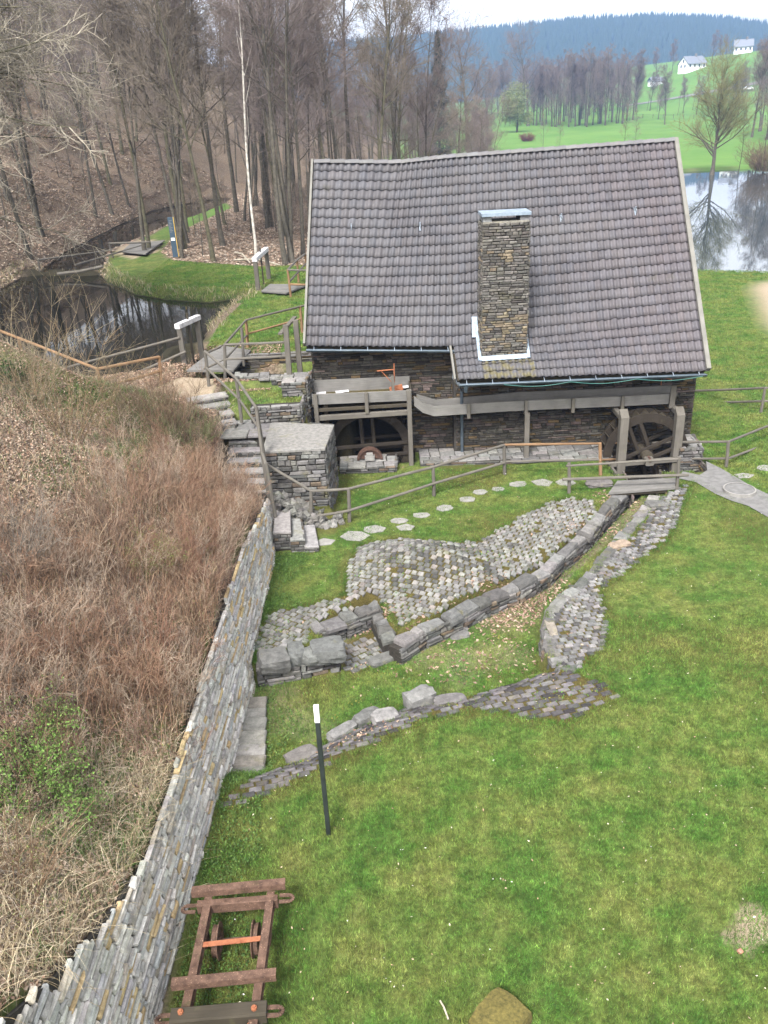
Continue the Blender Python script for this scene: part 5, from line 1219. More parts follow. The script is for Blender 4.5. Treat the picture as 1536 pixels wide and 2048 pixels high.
def tree(key, loc, s_=1.0, rz=None, label='', name='bare_tree', group=None, bark='bark', twig='twig', sz=None, lean=(0, 0)):
    a_, b_ = mesh_for(key, bark, twig)
    root = bpy.data.objects.new(name, None); C.objects.link(root); root.location = loc; root.rotation_euler = (lean[0], lean[1], random.random() * 6.28 if rz is None else rz)
    root.scale = (s_, s_, sz or s_); tag(root, label, 'tree', group)
    for nm, me in (('trunk', a_), ('crown', b_)):
        o = bpy.data.objects.new(nm, me); C.objects.link(o); o.parent = root
    return root
# trees one can point at
tree('slim', P(514, 526, 2.65), .85, 0, sz=1.3, lean=(0, .10), label='slender white-barked birch rising from the pond bank left of the mill', name='birch_tree', bark='birch', twig='twigpurple')
tree('a2', P(298, 500, 2.7), 1.05, 2.2, 'leaning alder beside the plank footbridge at the canal mouth', 'alder_tree', bark='barkgreen')
tree('a1', P(289, 505, 2.7), .9, .5, 'straighter thin alder directly left of the leaning one at the canal footbridge', 'alder_tree', bark='bark')
tree('a5', P(369, 497, 2.7), 1.0, 1.0, 'stout straight tree just right of the blue information stele', bark='barkgreen')
tree('a1', P(427, 521, 2.7), .95, 3.0, 'medium bare tree on the pond bank between the stout tree and the birch', bark='barkgreen')
tree('a2', P(572, 528, 2.7), 1.1, .3, 'dark curving tree nearest the far sluice gate', twig='twigpurple')
tree('a4', P(592, 522, 2.7), 1.08, 1.8, 'cluster of tall dark stems behind the left edge of the mill roof', twig='twigpurple')
tree('a3', P(606, 512, 2.7), 1.05, 4.0, 'thin leaning tree right beside the left roof edge', twig='twigpurple')
tree('a5', PY(697, 312, 72), 1.0, 2.0, 'tall bare tree with olive buds showing behind the left part of the ridge', twig='twiggreen')
tree('a5', PY(790, 316, 85), 1.15, 5.0, 'tall open-crowned alder standing above the ridge left of its middle', twig='twig')
k = PY(1425, 337, 128); tree('vase', (k.x, k.y, -.2), .95, 1.0, 'solitary budding tree reflected in the lake on its far bank', twig='twiggreen', bark='bark')
tree('sap', (k.x + 4.2, k.y + 1, -.2), 1.2, 1.0, 'thin brown sapling just right of the solitary lakeside tree', name='sapling')
tree('sap', PY(1527, 330, 128), 1.5, 3.0, 'crooked sapling at the right edge on the far bank of the lake', name='sapling')
tree('oak', (*P(1062, 205, 2.0)[:2], 2.0), 1.0, 1.0, 'x') if False else None
def far(px_, Yd, zg=None):
    q = PY(px_, 300, Yd); return Vector((q.x, Yd, tz1(q.x, Yd)))
tree('oak', far(1055, 330), 1.75, 2.4, 'big spreading oak rising above the tree line left of the blue hill', name='oak_tree', twig='twigpurple', sz=1.9)
for px_, Yd, s_, ky in ((1248, 300, .9, 'a1'), ):
    pass
# wood on the terrace and on the hillside
r = random.Random(21); cnt = 0; spots = []
def ok(x_, y_, dmin):
    for a_, b_ in spots:
        if (a_ - x_) ** 2 + (b_ - y_) ** 2 < dmin * dmin: return False
    X1, Y1 = np.array([x_]), np.array([y_])
    if dpoly(X1, Y1, MILLPOND)[0] < 1 or inpoly(X1, Y1, MILLPOND)[0] or inpoly(X1, Y1, CANAL)[0] or dpoly(X1, Y1, CANAL)[0] < .8: return False
    if inpoly(X1, Y1, PONDBANK)[0] or inpoly(X1, Y1, UPLAWN)[0]: return False
    return True
KD = {'a1': 'straight single-trunked bare tree', 'a2': 'high-crowned leaning bare tree', 'a3': 'low-branched bare tree', 'a4': 'three-stemmed bare tree', 'a5': 'broad-crowned thick bare tree', 'slim': 'slender narrow bare tree'}
WL = 'bare grey-brown tree of the dense wood behind the mill pond'
trialn = 0
def pixel(x_, y_, z):
    zz = z - CAMH; f = y_ * cp - zz * sp; b_ = (y_ * sp + zz * cp) / f; a_ = x_ / f; return 768 + F * (a_ * cr - b_ * sr), 1024 - F * (a_ * sr + b_ * cr)
while cnt < 180 and trialn < 6000:
    trialn += 1; y_ = 46 + 130 * r.random() ** 1.3; x_ = r.uniform(-.62 * y_, np.interp(y_, [46, 60, 80, 110, 170], [-4.5, -1, 8, 16, 20]))
    z = tz1(x_, y_); pu = pixel(x_, y_, z)[0]
    if pu < -120: continue
    if y_ < 58 and x_ > -13 and r.random() < .8: continue
    if not ok(x_, y_, 2.4 if y_ < 70 else 3.2): continue
    spots.append((x_, y_)); cnt += 1
    ky = r.choice(['a1', 'a2', 'a3', 'a4', 'a5', 'a1', 'a3', 'slim']); bkk = r.choice(['bark', 'bark', 'barkgreen']); hill_ = x_ < np.interp(y_, CANY, CANX)
    tree(ky, (x_, y_, z), r.uniform(.85, 1.2) if y_ < 90 else (r.uniform(.75, 1.0) if x_ < -20 else r.uniform(.55, .85)), r.random() * 6.28,
         KD[ky] + (', greenish bark,' if bkk == 'barkgreen' else ', grey bark,') + (' on slope left of canal' if hill_ else (' in leaf litter right of canal' if y_ < 85 else ' at far wood edge left of meadow')) + ('' if not hill_ else (', near the pond' if y_ < 75 else (', halfway up valley' if y_ < 110 else ', far up valley'))),
         group='trees of the slope left of the canal' if hill_ else ('trees in the leaf litter right of the canal' if y_ < 85 else 'trees of the wood edge left of the meadow'),
         bark=bkk, twig=r.choice(['twig', 'twig', 'twigpurple']) if y_ < 70 else r.choice(['twig', 'twigpurple', 'twigpurple']), lean=(r.uniform(-.06, .06), r.uniform(-.1, .1)))
# understorey saplings
for k in range(60):
    y_ = r.uniform(46, 120); x_ = r.uniform(-.5 * y_, np.interp(y_, [46, 60, 80, 120], [-4.5, -1, 8, 16]))
    if not ok(x_, y_, 1.0): continue
    tree('sap', (x_, y_, tz1(x_, y_)), r.uniform(.5, 1.0), None, 'thin sapling under the tall trees beyond the mill pond', 'sapling', 'saplings under the tall trees', twig='twig')
# wood edge along the meadow, tall mass behind the ridge (photo 800-1000 px)
for k in range(34):
    px_ = r.uniform(640, 985); Yd = r.uniform(130, 235); q = far(px_, Yd)
    tree(r.choice(['far', 'far2', 'a5']), q, r.uniform(.5, .88) * (1.0 if px_ < 900 else .8), None, 'tall purplish bare tree in the wood bordering the meadow above the ridge', group='purplish trees bordering the meadow', twig='twigpurple')
tree('oak', far(935, 180), 1.5, 2.0, 'wide-branched bare tree leaning over the meadow at the end of the wood', twig='twigpurple')
for px_, Yd, H in ((1085, 205, 1.0), (1118, 200, .8), (975, 215, .9), (1050, 120, .5), (1268, 175, .9), (1250, 178, 1.0)):
    tree('sap', far(px_, Yd), H * 1.3, None, 'small leafless sapling standing in the green meadow behind the ridge', 'sapling', 'saplings in the meadow', twig='twig')
k = 0
for px_ in np.linspace(1066, 1258, 24):
    Yd = r.uniform(300, 345); q = far(px_ + r.uniform(-4, 4), Yd)
    tree(r.choice(['far', 'far2']), q, r.uniform(1.05, 1.4), None, 'bare grey tree of the row across the valley below the blue hill', group='row of trees across the valley', twig='twigpurple')
for px_ in np.linspace(958, 1262, 26):
    Yd = r.uniform(350, 430); q = far(px_ + r.uniform(-4, 4), Yd)
    tree(r.choice(['far', 'far2', 'far']), q, r.uniform(.95, 1.3), None, 'hazy grey tree in the second row across the valley, behind the first', group='second row of trees across the valley', twig='twigpurple')
for px_ in np.linspace(960, 1265, 26):
    q = far(px_ + r.uniform(-4, 4), r.uniform(325, 350)); tree('sap', q, r.uniform(.8, 1.3), None, 'low bare thicket tree at the foot of the valley tree rows', 'sapling', 'low trees at the foot of the valley rows', twig='twig')
for px_ in np.linspace(1255, 1540, 24):
    Yd = r.uniform(310, 392); q = far(px_ + r.uniform(-8, 8), Yd)
    tree(r.choice(['far', 'slim']), q, r.uniform(.6, 1.0), None, 'sparse low bare tree in front of the far road', group='sparse trees before the far road', twig='twig')
for px_, Yd, s_ in ((1500, 210, 1.25), (1530, 200, 1.35), (1556, 190, 1.4), (1515, 230, 1.3), (1585, 180, 1.4)):
    tree(r.choice(['far', 'far2']), far(px_, Yd), s_, None, 'tall lilac-grey bare tree at the right edge beyond the lake', group='tall trees at the right edge', twig='twigpurple')
tree('far', far(1325, 290), .95, None, 'dark narrow bare tree in front of the green slope below the white house', twig='twigpurple')
for px_, Yd in ((1405, 478), (1420, 482), (1432, 476), (1330, 478), (1300, 470)):
    tree('far', far(px_, Yd), r.uniform(.6, .9), None, 'bare tree beside the white farmhouse on the green slope', group='trees beside the farmhouse', twig='twigpurple')
# the big lime reaching in from the left above the pond
def overhang():
    rr = np.random.default_rng(77); big, mid, tw = [], [], []
    tp_, tr = branch(rr, (-20.5, 32, 3.5), (0, -.03, 1), 19, .42, 12, .03, 0, .25); big.append((tp_, tr))
    for i_ in range(54):
        k = rr.integers(4, 9); p0 = tp_[k]; an = rr.uniform(-.9, .75); dd = np.array([math.cos(an), math.sin(an) * .8, rr.uniform(-.1, .2)]); dd /= np.linalg.norm(dd)
        L = rr.uniform(9, 14) * (1 - .02 * k); bp, br = branch(rr, p0, dd, L, rr.uniform(.07, .12), 10, .09, -.004, .15); mid.append((bp, br))
        for j in range(20):
            t2 = rr.uniform(.15, 1); x2 = t2 * 9; k2 = min(int(x2), 8); q0 = bp[k2] + (bp[k2 + 1] - bp[k2]) * (x2 - k2); d2 = bp[k2 + 1] - bp[k2]; d2 /= np.linalg.norm(d2)
            L2 = rr.uniform(1.2, 3.4) * (1.2 - .6 * t2); c_, cr_ = branch(rr, q0, side(rr, d2, R(rr.uniform(25, 60))), L2, .022, 6, .13, .02, .35); tw.append((c_, cr_))
            for l in range(11):
                t3 = rr.uniform(.1, 1); x3 = t3 * 5; k3 = min(int(x3), 4); w0 = c_[k3] + (c_[k3 + 1] - c_[k3]) * (x3 - k3); d3 = c_[k3 + 1] - c_[k3]; d3 /= np.linalg.norm(d3)
                c4, r4 = branch(rr, w0, side(rr, d3, R(rr.uniform(25, 65))), rr.uniform(.4, 1.2), .012, 4, .17, .03, .45); tw.append((c4, r4))
                for _ in range(2): tw.append(branch(rr, c4[rr.integers(1, 3)], side(rr, d3, R(rr.uniform(30, 70))), rr.uniform(.15, .45), .0085, 3, .15, .03, .5))
    v1, f1 = tubes_np(big, 10); v2, f2 = tubes_np(mid, 6); root = empty('overhanging_tree', (-19.5, 30.5, 3), 'large tree whose pale twiggy boughs reach in over the pond from the left edge', 'tree')
    a_ = np_mesh('trunk', np.concatenate([v1, v2]), np.concatenate([f1, f2 + len(v1)]), None, True); link('trunk', a_, MT['barkgreen'], root)
    tv, tf = tubes_np(tw, 3); link('crown', np_mesh('crown', tv, tf), MT['twiglight'], root)
overhang()
# ---------------------------------------------------------------- leafy round willow, conifer, bushes
def leafcloud(n, rad, seed, size, clump=9, flat=1.0):
    q = np.random.default_rng(seed); cl = q.normal(0, 1, (clump, 3)); cl /= np.linalg.norm(cl, axis=1, keepdims=True); cl *= q.uniform(.35, .8, (clump, 1)); cr_ = q.uniform(.25, .45, clump)
    k = q.integers(0, clump, n); d = q.normal(0, 1, (n, 3)); d /= np.linalg.norm(d, axis=1, keepdims=True)
    p_ = (cl[k] + d * cr_[k][:, None] * q.uniform(.6, 1.05, (n, 1))) * np.array(rad); 
    a_ = q.normal(0, 1, (n, 3)); b_ = q.normal(0, 1, (n, 3)); a_ *= size / np.linalg.norm(a_, axis=1, keepdims=True); b_ *= size * .6 / np.linalg.norm(b_, axis=1, keepdims=True)
    v = np.stack([p_ - a_, p_ + b_, p_ + a_, p_ - b_], 1).reshape(-1, 3); f = np.arange(4 * n).reshape(-1, 4); return v, f, k
q = far(1033, 290); root = empty('willow_tree', q, 'round pale green willow at the far end of the meadow', 'tree')
v, f, k = leafcloud(9000, (6.5, 6, 6.5), 5, .22, 26); v[:, 2] += 7.2; v += np.array(q); cb = np.array([.21, .24, .10]); cc = cb[None] * np.repeat(np.random.default_rng(1).uniform(.75, 1.25, len(f)), 4)[:, None]
link('crown', np_mesh('crown', v, f, cc), MT['foliage'], root); m = MB(); m.tube([q - Vector((0, 0, .3)), q + Vector((.2, 0, 4)), q + Vector((0, 0, 7))], [.35, .28, .15], 8); m.build('trunk', MT['bark'], root)
def conifer(q, H, wd, n, label, seed):
    rr = np.random.default_rng(seed); root = empty('conifer_tree', q, label, 'tree'); t = rr.random(n) ** .7; an = rr.random(n) * 6.28; rad = wd * (t) * (.75 + .25 * np.sin(t * 60)) * rr.uniform(.3, 1, n) ** .5
    p_ = np.stack([rad * np.cos(an), rad * np.sin(an), H * (1 - t) - rad * .25], -1); d = np.stack([np.cos(an), np.sin(an), -.35 + 0 * an], -1) * .55; s_ = np.stack([-np.sin(an), np.cos(an), 0 * an], -1) * .14
    v = np.stack([p_ - s_, p_ + s_, p_ + d], 1).reshape(-1, 3) + np.array(q); link('crown', np_mesh('crown', v, np.arange(3 * n).reshape(-1, 3)), MT['conif'], root)
    m = MB(); m.tube([q - Vector((0, 0, .3)), q + Vector((0, 0, H * .95))], [.3, .03], 8); m.build('trunk', MT['bark'], root)
conifer(far(879, 150), 21, 4.2, 9000, 'single dark conifer poking above the bare wood behind the ridge', 3)
q = far(1105, 285)
def bush(name, q, n, rad, H, col, label, seed, cat='shrub', w=.012, group=None, arch=.3, col2=None, leaf=0, lcol=(.1, .2, .03), lsz=.03):
    """many stemmed shrub: each stem a bent ribbon cross, optional small leaves"""
    rr = np.random.default_rng(seed); root = empty(name, q, label, cat, group)
    brs = []
    for k in range(n):
        an = rr.random() * 6.28; o_ = rr.random() ** .5 * rad * .3; tl = rr.uniform(.1, arch + .25)
        d = np.array([math.cos(an) * tl, math.sin(an) * tl, 1.0]); d /= np.linalg.norm(d); L = H * rr.uniform(.5, 1.1)
        bp, br = branch(rr, (o_ * math.cos(an), o_ * math.sin(an), -.1), d, L, w, 6, .1, .0, .35); brs.append((bp, br))
        for j in range(7):
            x2 = rr.uniform(1, 5); k2 = min(int(x2), 4); d2 = bp[k2 + 1] - bp[k2]; d2 /= np.linalg.norm(d2)
            c_, cr_ = branch(rr, bp[k2], side(rr, d2, R(rr.uniform(20, 55))), L * rr.uniform(.15, .4), w * .5, 6, .14, .02, .5); brs.append((c_, cr_))
            for _ in range(3):
                d3 = c_[4] - c_[3]; d3 /= np.linalg.norm(d3); brs.append(branch(rr, c_[rr.integers(1, 5)], side(rr, d3, R(rr.uniform(20, 60))), L * rr.uniform(.06, .18), w * .35, 6, .15, .02, .6))
    v, f = tubes_np(brs, 3); v = v + np.array(q); c = np.array(col)[None] * np.repeat(rr.uniform(.75, 1.25, len(v) // 18 + 1), 18)[:len(v), None]
    link('stems', np_mesh('stems', v, f, c), MT['stalk'], root)
    if leaf:
        bi = rr.integers(0, len(brs), leaf); tt = rr.integers(2, 6, leaf); p_ = np.array([brs[a_][0][b_] for a_, b_ in zip(bi, tt)]) + rr.normal(0, .04, (leaf, 3)) + np.array(q)
        a_ = rr.normal(0, 1, (leaf, 3)); b_ = rr.normal(0, 1, (leaf, 3)); a_ *= lsz / np.linalg.norm(a_, axis=1, keepdims=True); b_ *= lsz * .6 / np.linalg.norm(b_, axis=1, keepdims=True)
        v = np.stack([p_ - a_, p_ + b_, p_ + a_, p_ - b_], 1).reshape(-1, 3); c = np.array(lcol)[None] * np.repeat(rr.uniform(.6, 1.5, leaf), 4)[:, None]
        link('leaves', np_mesh('leaves', v, np.arange(4 * leaf).reshape(-1, 4), c), MT['foliage'], root)
    return root
q = PY(1535, 325, 128); q.z = -.2; bush('bush', q, 160, 6, 4.2, (.21, .15, .10), 'dense brown bush on the far bank of the lake at the right edge', 4, 'bush', w=.03, arch=.9)
bush('bush', far(935, 118), 60, 3, 3, (.25, .24, .06), 'small yellow-green bush in the meadow just above the ridge', 5, 'bush', w=.02, arch=.8)
bush('bush', far(1055, 240), 90, 3.5, 2.2, (.2, .09, .07), 'reddish bush beside the pale willow', 6, 'bush', w=.05, arch=.8)
# ---------------------------------------------------------------- far hill, houses, road
hx = np.linspace(-500, 1500, 120); hy = np.linspace(900, 1400, 40); HX, HY = np.meshgrid(hx, hy)
skyx = [-500, 0, 200, 330, 420, 560, 760, 960, 1500]; 
def hillz(x_, y_):
    xr = np.asarray(x_) * 1250 / np.asarray(y_)   # bearing
    prof_ = np.interp(xr, [-600, 0, 120, 150, 220, 300, 380, 480, 580, 700, 1000], [60, 78, 83, 85, 89, 92, 91, 82, 66, 46, 30])
    return 12 + (prof_ - 12) * sst(880, 1250, y_) + 4 * vnoise(x_, y_, 120, 31)
HZ = hillz(HX, HY); I = np.arange(HX.size).reshape(HX.shape)
o = link('hill', np_mesh('hill', np.stack([HX, HY, HZ], -1).reshape(-1, 3), np.stack([I[:-1, :-1], I[:-1, 1:], I[1:, 1:], I[1:, :-1]], -1).reshape(-1, 4), np.full((HX.size, 3), .05), True), MT['conif']); tag(o, kind='structure')
rr = np.random.default_rng(5); n = 13000; fx_ = rr.uniform(-60, 900, n); fy_ = rr.uniform(905, 1330, n); fx_ = fx_ * fy_ / 1250 * 1.1; fz = hillz(fx_, fy_); Hh = rr.uniform(12, 18, n); nn = 7
vs = []; fs = []
an = 2 * np.pi * np.arange(nn) / nn
rw = Hh * .17
base_ = np.stack([fx_[:, None] + rw[:, None] * np.cos(an) * rr.uniform(.7, 1.2, (n, nn)), fy_[:, None] + rw[:, None] * np.sin(an), (fz + Hh * .1)[:, None] + 0 * an], -1); top_ = np.stack([fx_, fy_, fz + Hh], -1)
v = np.concatenate([base_, top_[:, None]], 1).reshape(-1, 3); i_ = np.arange(n)[:, None] * (nn + 1); k = np.arange(nn)[None]
f = np.stack([i_ + k, i_ + (k + 1) % nn, i_ + nn + 0 * k], -1).reshape(-1, 3)
o = link('conifer_forest', np_mesh('conifer_forest', v, f), MT['conif']); tag(o, 'dense conifer forest covering the distant hill, blue with haze', 'forest', kind='stuff')
def farhouse(px_, Yd, w, dpt, hw, hr, rot, label, name='farmhouse'):
    q = far(px_, Yd); root = empty(name, q, label, 'house'); ca, sa = math.cos(rot), math.sin(rot)
    def T(x_, y_, z): return Vector((q.x + x_ * ca - y_ * sa, q.y + x_ * sa + y_ * ca, q.z + z))
    m = MB(); a_, b_ = w / 2, dpt / 2
    m.add([T(-a_, -b_, -1.5), T(a_, -b_, -1.5), T(a_, b_, -1.5), T(-a_, b_, -1.5), T(-a_, -b_, hw), T(a_, -b_, hw), T(a_, b_, hw), T(-a_, b_, hw), T(-a_, 0, hr), T(a_, 0, hr)],
          [(0, 1, 5, 4), (1, 2, 6, 9, 5), (2, 3, 7, 6), (3, 0, 4, 8, 7)]); m.build('wall', MT['white'], root)
    m = MB()
    for sg in (-1, 1):
        e_ = b_ + .5; z0 = hw - (hr - hw) * .5 / b_
        m.hexa([T(-a_ - .4, sg * e_, z0), T(a_ + .4, sg * e_, z0), T(a_ + .4, 0, hr), T(-a_ - .4, 0, hr), T(-a_ - .4, sg * e_, z0 + .3), T(a_ + .4, sg * e_, z0 + .3), T(a_ + .4, 0, hr + .3), T(-a_ - .4, 0, hr + .3)])
    rf = m.build('roof', MT['slateroof'], root); m = MB(); c_ = T(a_ * .3, 0, hr); m.box(c_ - Vector((.5, .5, 1)), c_ + Vector((.5, .5, 1.4))); m.build('chimney', MT['concrete'], rf)
    for k in range(4):
        x_ = -a_ + w * (k + .5) / 4; m = MB(); p0 = T(x_ - .5, -b_ - .05, 1.2); p1 = T(x_ + .5, -b_ - .05, 1.2); m.add([p0, p1, p1 + Vector((0, 0, 1.3)), p0 + Vector((0, 0, 1.3))], [(0, 1, 2, 3)]); m.build('window', MT['glass'], root)
    for y_, z in ((-b_ * .4, 1.2), (b_ * .4, 1.2), (0, hw + .4)):
        m = MB(); p0 = T(-a_ - .05, y_ + .5, z); p1 = T(-a_ - .05, y_ - .5, z); m.add([p0, p1, p1 + Vector((0, 0, 1.3)), p0 + Vector((0, 0, 1.3))], [(0, 1, 2, 3)]); m.build('window', MT['glass'], root)
    return root
farhouse(1368, 470, 12, 6.5, 3.0, 6.0, R(25), 'white farmhouse with dark slate roof on the green slope, left of the bare trees')
farhouse(1462, 500, 9, 7, 3.2, 6.2, R(-20), 'smaller white house higher up at the right of the farmhouse')
farhouse(1300, 455, 6, 4, 1.8, 3.2, R(10), 'low dark-roofed shed left of the white farmhouse', 'shed')
m = MB(); pr = None
for px_ in range(1230, 1620, 15):
    q = far(px_, 402 + .04 * (px_ - 1250)); 
    if pr is not None: m.add([(pr.x, pr.y - 2.2, tz1(pr.x, pr.y - 2.2) + .25), (q.x, q.y - 2.2, tz1(q.x, q.y - 2.2) + .25), (q.x, q.y + 2.2, tz1(q.x, q.y + 2.2) + .25), (pr.x, pr.y + 2.2, tz1(pr.x, pr.y + 2.2) + .25)], [(0, 1, 2, 3)])
    pr = q
tag(m.build('road', MT['concrete']), kind='structure')
def car(px_, Yd, label, mat='white'):
    q = far(px_, Yd) + Vector((0, -.5, .3)); root = empty('parked_car', q, label, 'car'); m = MB()
    sec = [(-2.1, .35), (-2.1, .8), (-1.3, .95), (-.7, 1.45), (.9, 1.45), (1.5, 1.0), (2.1, .85), (2.1, .35)]; n_ = len(sec)
    m.add([q + Vector((a_, -.85, b_)) for a_, b_ in sec] + [q + Vector((a_, .85, b_)) for a_, b_ in sec], [tuple(range(n_)), tuple(range(2 * n_ - 1, n_ - 1, -1))] + [(k, n_ + k, n_ + (k + 1) % n_, (k + 1) % n_) for k in range(n_)]); m.build('body', MT[mat], root)
    m = MB(); m.add([q + Vector((a_, -.87, b_)) for a_, b_ in ((-1.1, .98), (1.3, 1.0), (.85, 1.38), (-.65, 1.38))], [(0, 1, 2, 3)]); m.build('window', MT['glass'], root)
    for a_ in (-1.3, 1.3):
        for b_ in (-.8, .8):
            m = MB(); m.lathe(q + Vector((a_, b_, .33)), (0, 1, 0), [(-.1, .001), (-.1, .33), (.1, .33), (.1, .001)], 14); m.build('wheel', MT['blackpaint'], root)
car(1480, 400, 'white car on the far road at the right, nearest the photo edge'); car(1388, 404, 'grey car on the far road below the farmhouse', 'slabstone')
# pasture fence posts
for (x0_, y0_, x1_, y1_, n_, lb) in ((1065, 238, 1245, 236, 14, 'row of thin pasture posts at the far end of the meadow'), (905, 270, 1050, 243, 16, 'row of thin pasture posts along the wood edge of the meadow'), (1265, 236, 1530, 240, 14, 'row of thin pasture posts behind the lakeside tree')):
    root = None
    for k in range(n_):
        t = k / (n_ - 1); q = G(x0_ + (x1_ - x0_) * t, y0_ + (y1_ - y0_) * t)
        if root is None: root = empty('pasture_fence', q, lb, 'fence'); pq = q
        m = MB(); m.tube([q - Vector((0, 0, .2)), q + Vector((0, 0, 1.4))], .1, 6); m.build('post', MT['wood'], root)
        if k: m = MB(); m.tube([pq + Vector((0, 0, 1.2)), q + Vector((0, 0, 1.2))], .025, 4); m.build('wire', MT['wood'], root)
        pq = q
# ================================================================ GROUND COVER
def scatter(n, x0, x1, y0, y1, seed, w=None):
    rr = np.random.default_rng(seed); x_ = rr.uniform(x0, x1, n); y_ = rr.uniform(y0, y1, n); return x_, y_, rr
def visible(x_, y_, z, m_=60):
    zz = z - CAMH; f = y_ * cp - zz * sp; b_ = (y_ * sp + zz * cp) / f; a_ = x_ / f; u = 768 + F * (a_ * cr - b_ * sr); v = 1024 - F * (a_ * sr + b_ * cr); return (u > -m_) & (u < 1536 + m_) & (v < 2048 + m_ * 1.5)
PAVES = [APRON, NICHE, RIGHTP, LOWERP, PATHR, PIT, BRIDGECH, WPIT, MILLPOND, CANAL, HEADRACE, LAKE, DP, PP, CP]
def blades(name, x_, y_, rr, L, W, lean, colf, mat, seg=1, label=None, cat=None):
    n = len(x_); z = terr(x_, y_); an = rr.random(n) * 6.28; L = L(x_, y_) if callable(L) else L; l = L * rr.uniform(.5, 1.3, n); la = rr.random(n) * 6.28; ln = rr.uniform(.15, 1, n) * lean
    b0 = np.stack([x_, y_, z - .01], -1); sdv = np.stack([np.cos(an), np.sin(an), 0 * an], -1) * (W * rr.uniform(.7, 1.3, n) / 2)[:, None]
    if seg == 1:
        tip = b0 + np.stack([np.cos(la) * ln * l, np.sin(la) * ln * l, l], -1)
        v = np.stack([b0 - sdv, b0 + sdv, tip], 1).reshape(-1, 3); f = np.arange(3 * n).reshape(-1, 3); c = np.repeat(colf(n, rr), 3, 0)
    else:
        P1 = b0 + np.stack([np.cos(la) * ln * l * .25, np.sin(la) * ln * l * .25, l * .5], -1); P2 = b0 + np.stack([np.cos(la) * ln * l * .8, np.sin(la) * ln * l * .8, l * .85 - .15 * ln * l], -1); P3 = b0 + np.stack([np.cos(la) * ln * l * 1.4, np.sin(la) * ln * l * 1.4, l * (1 - .35 * ln)], -1)
        v = np.stack([b0 - sdv, b0 + sdv, P1 + sdv * .8, P1 - sdv * .8, P2 + sdv * .6, P2 - sdv * .6, P3 + sdv * .2, P3 - sdv * .2], 1).reshape(-1, 3); i_ = np.arange(n)[:, None] * 8
        f = np.concatenate([i_ + np.array([[0, 1, 2, 3]]), i_ + np.array([[3, 2, 4, 5]]), i_ + np.array([[5, 4, 6, 7]])], 0); c = np.repeat(colf(n, rr), 8, 0)
    o = link(name, np_mesh(name, v, f, c), MT[mat]); tag(o, label, cat, kind='stuff'); return o
def tone(lo, hi): return lambda n, rr: (rr.uniform(lo, hi, n)[:, None] * (1 + rr.normal(0, .06, (n, 3))))
def keepgrass(x_, y_, rr, pavefrac=.0):
    z = terr(x_, y_); k = visible(x_, y_, z)
    for pl in PAVES: k &= ~inpoly(x_, y_, pl) | (rr.random(len(x_)) < (pavefrac if pl in (APRON, NICHE, RIGHTP, LOWERP) else 0))
    k &= ~((x_ > -2.1) & (y_ > 23.8) & (x_ < 9.95) & (y_ < 33)) & ~((y_ > 23.9) & (y_ < 25.3) & (x_ > 1) & (x_ < 7.2)) & (x_ > -2.95)
    k &= ~((x_ < -1.3) & (y_ > 18.8) & (y_ < 23.4))
    return k
x_, y_, rr = scatter(620000, -3, 8, 5.8, 15, 50); k = keepgrass(x_, y_, rr, .03); dens = .45 + .55 * vnoise(x_, y_, .35, 41); k &= rr.random(len(x_)) < dens
hN = .55 + .9 * vnoise(x_, y_, .5, 42) ** 1.5
gx, gy = x_[k], y_[k]; nhalf = len(gx)
blades('lawn_grass', gx, gy, rr, .062, .0085, 1.0, tone(.5, 2.0), 'blade', 1, 'short patchy green and yellowish lawn grass', 'grass')
x_, y_, rr = scatter(420000, -3, 14, 15, 26, 51); k = keepgrass(x_, y_, rr, .03) & (rr.random(len(x_)) < .5 + .5 * vnoise(x_, y_, .4, 43)); blades('lawn_grass', x_[k], y_[k], rr, .055, .011, .9, tone(.75, 1.5), 'blade', 1, 'short lawn grass around the cobbled channel and fence', 'grass')
x_, y_, rr = scatter(260000, 8, 30, 22, 58, 52); k = keepgrass(x_, y_, rr) & (x_ > 9.95); blades('lawn_grass', x_[k], y_[k], rr, .07, .03, .9, tone(.8, 1.4), 'blade', 1, 'lawn grass between the mill and the lake', 'grass')
x_, y_, rr = scatter(160000, -12, -1.5, 23.5, 56, 53); z = terr(x_, y_); k = (inpoly(x_, y_, UPLAWN) | inpoly(x_, y_, PONDBANK) | ((x_ > -4.7) & (x_ < -2.2) & (y_ > 23.6) & (y_ < 25.9))) & ~inpoly(x_, y_, MILLPOND) & ~inpoly(x_, y_, CANAL) & ~inpoly(x_, y_, CP) & ~inpoly(x_, y_, HEADRACE) & ~inpoly(x_, y_, PP) & ~((x_ > -4.6) & (x_ < -1.9) & (y_ > 25.1) & (y_ < 28.6)) & ~((x_ > -3.75) & (x_ < -2.2) & (y_ < 23.65)) & ~((x_ > -2.86) & (y_ > 24.15) & (y_ < 25.3))
blades('bank_grass', x_[k], y_[k], rr, .07, .025, .9, tone(.9, 1.6), 'blade', 1, 'bright green grass on the pond bank and upper lawn', 'grass')
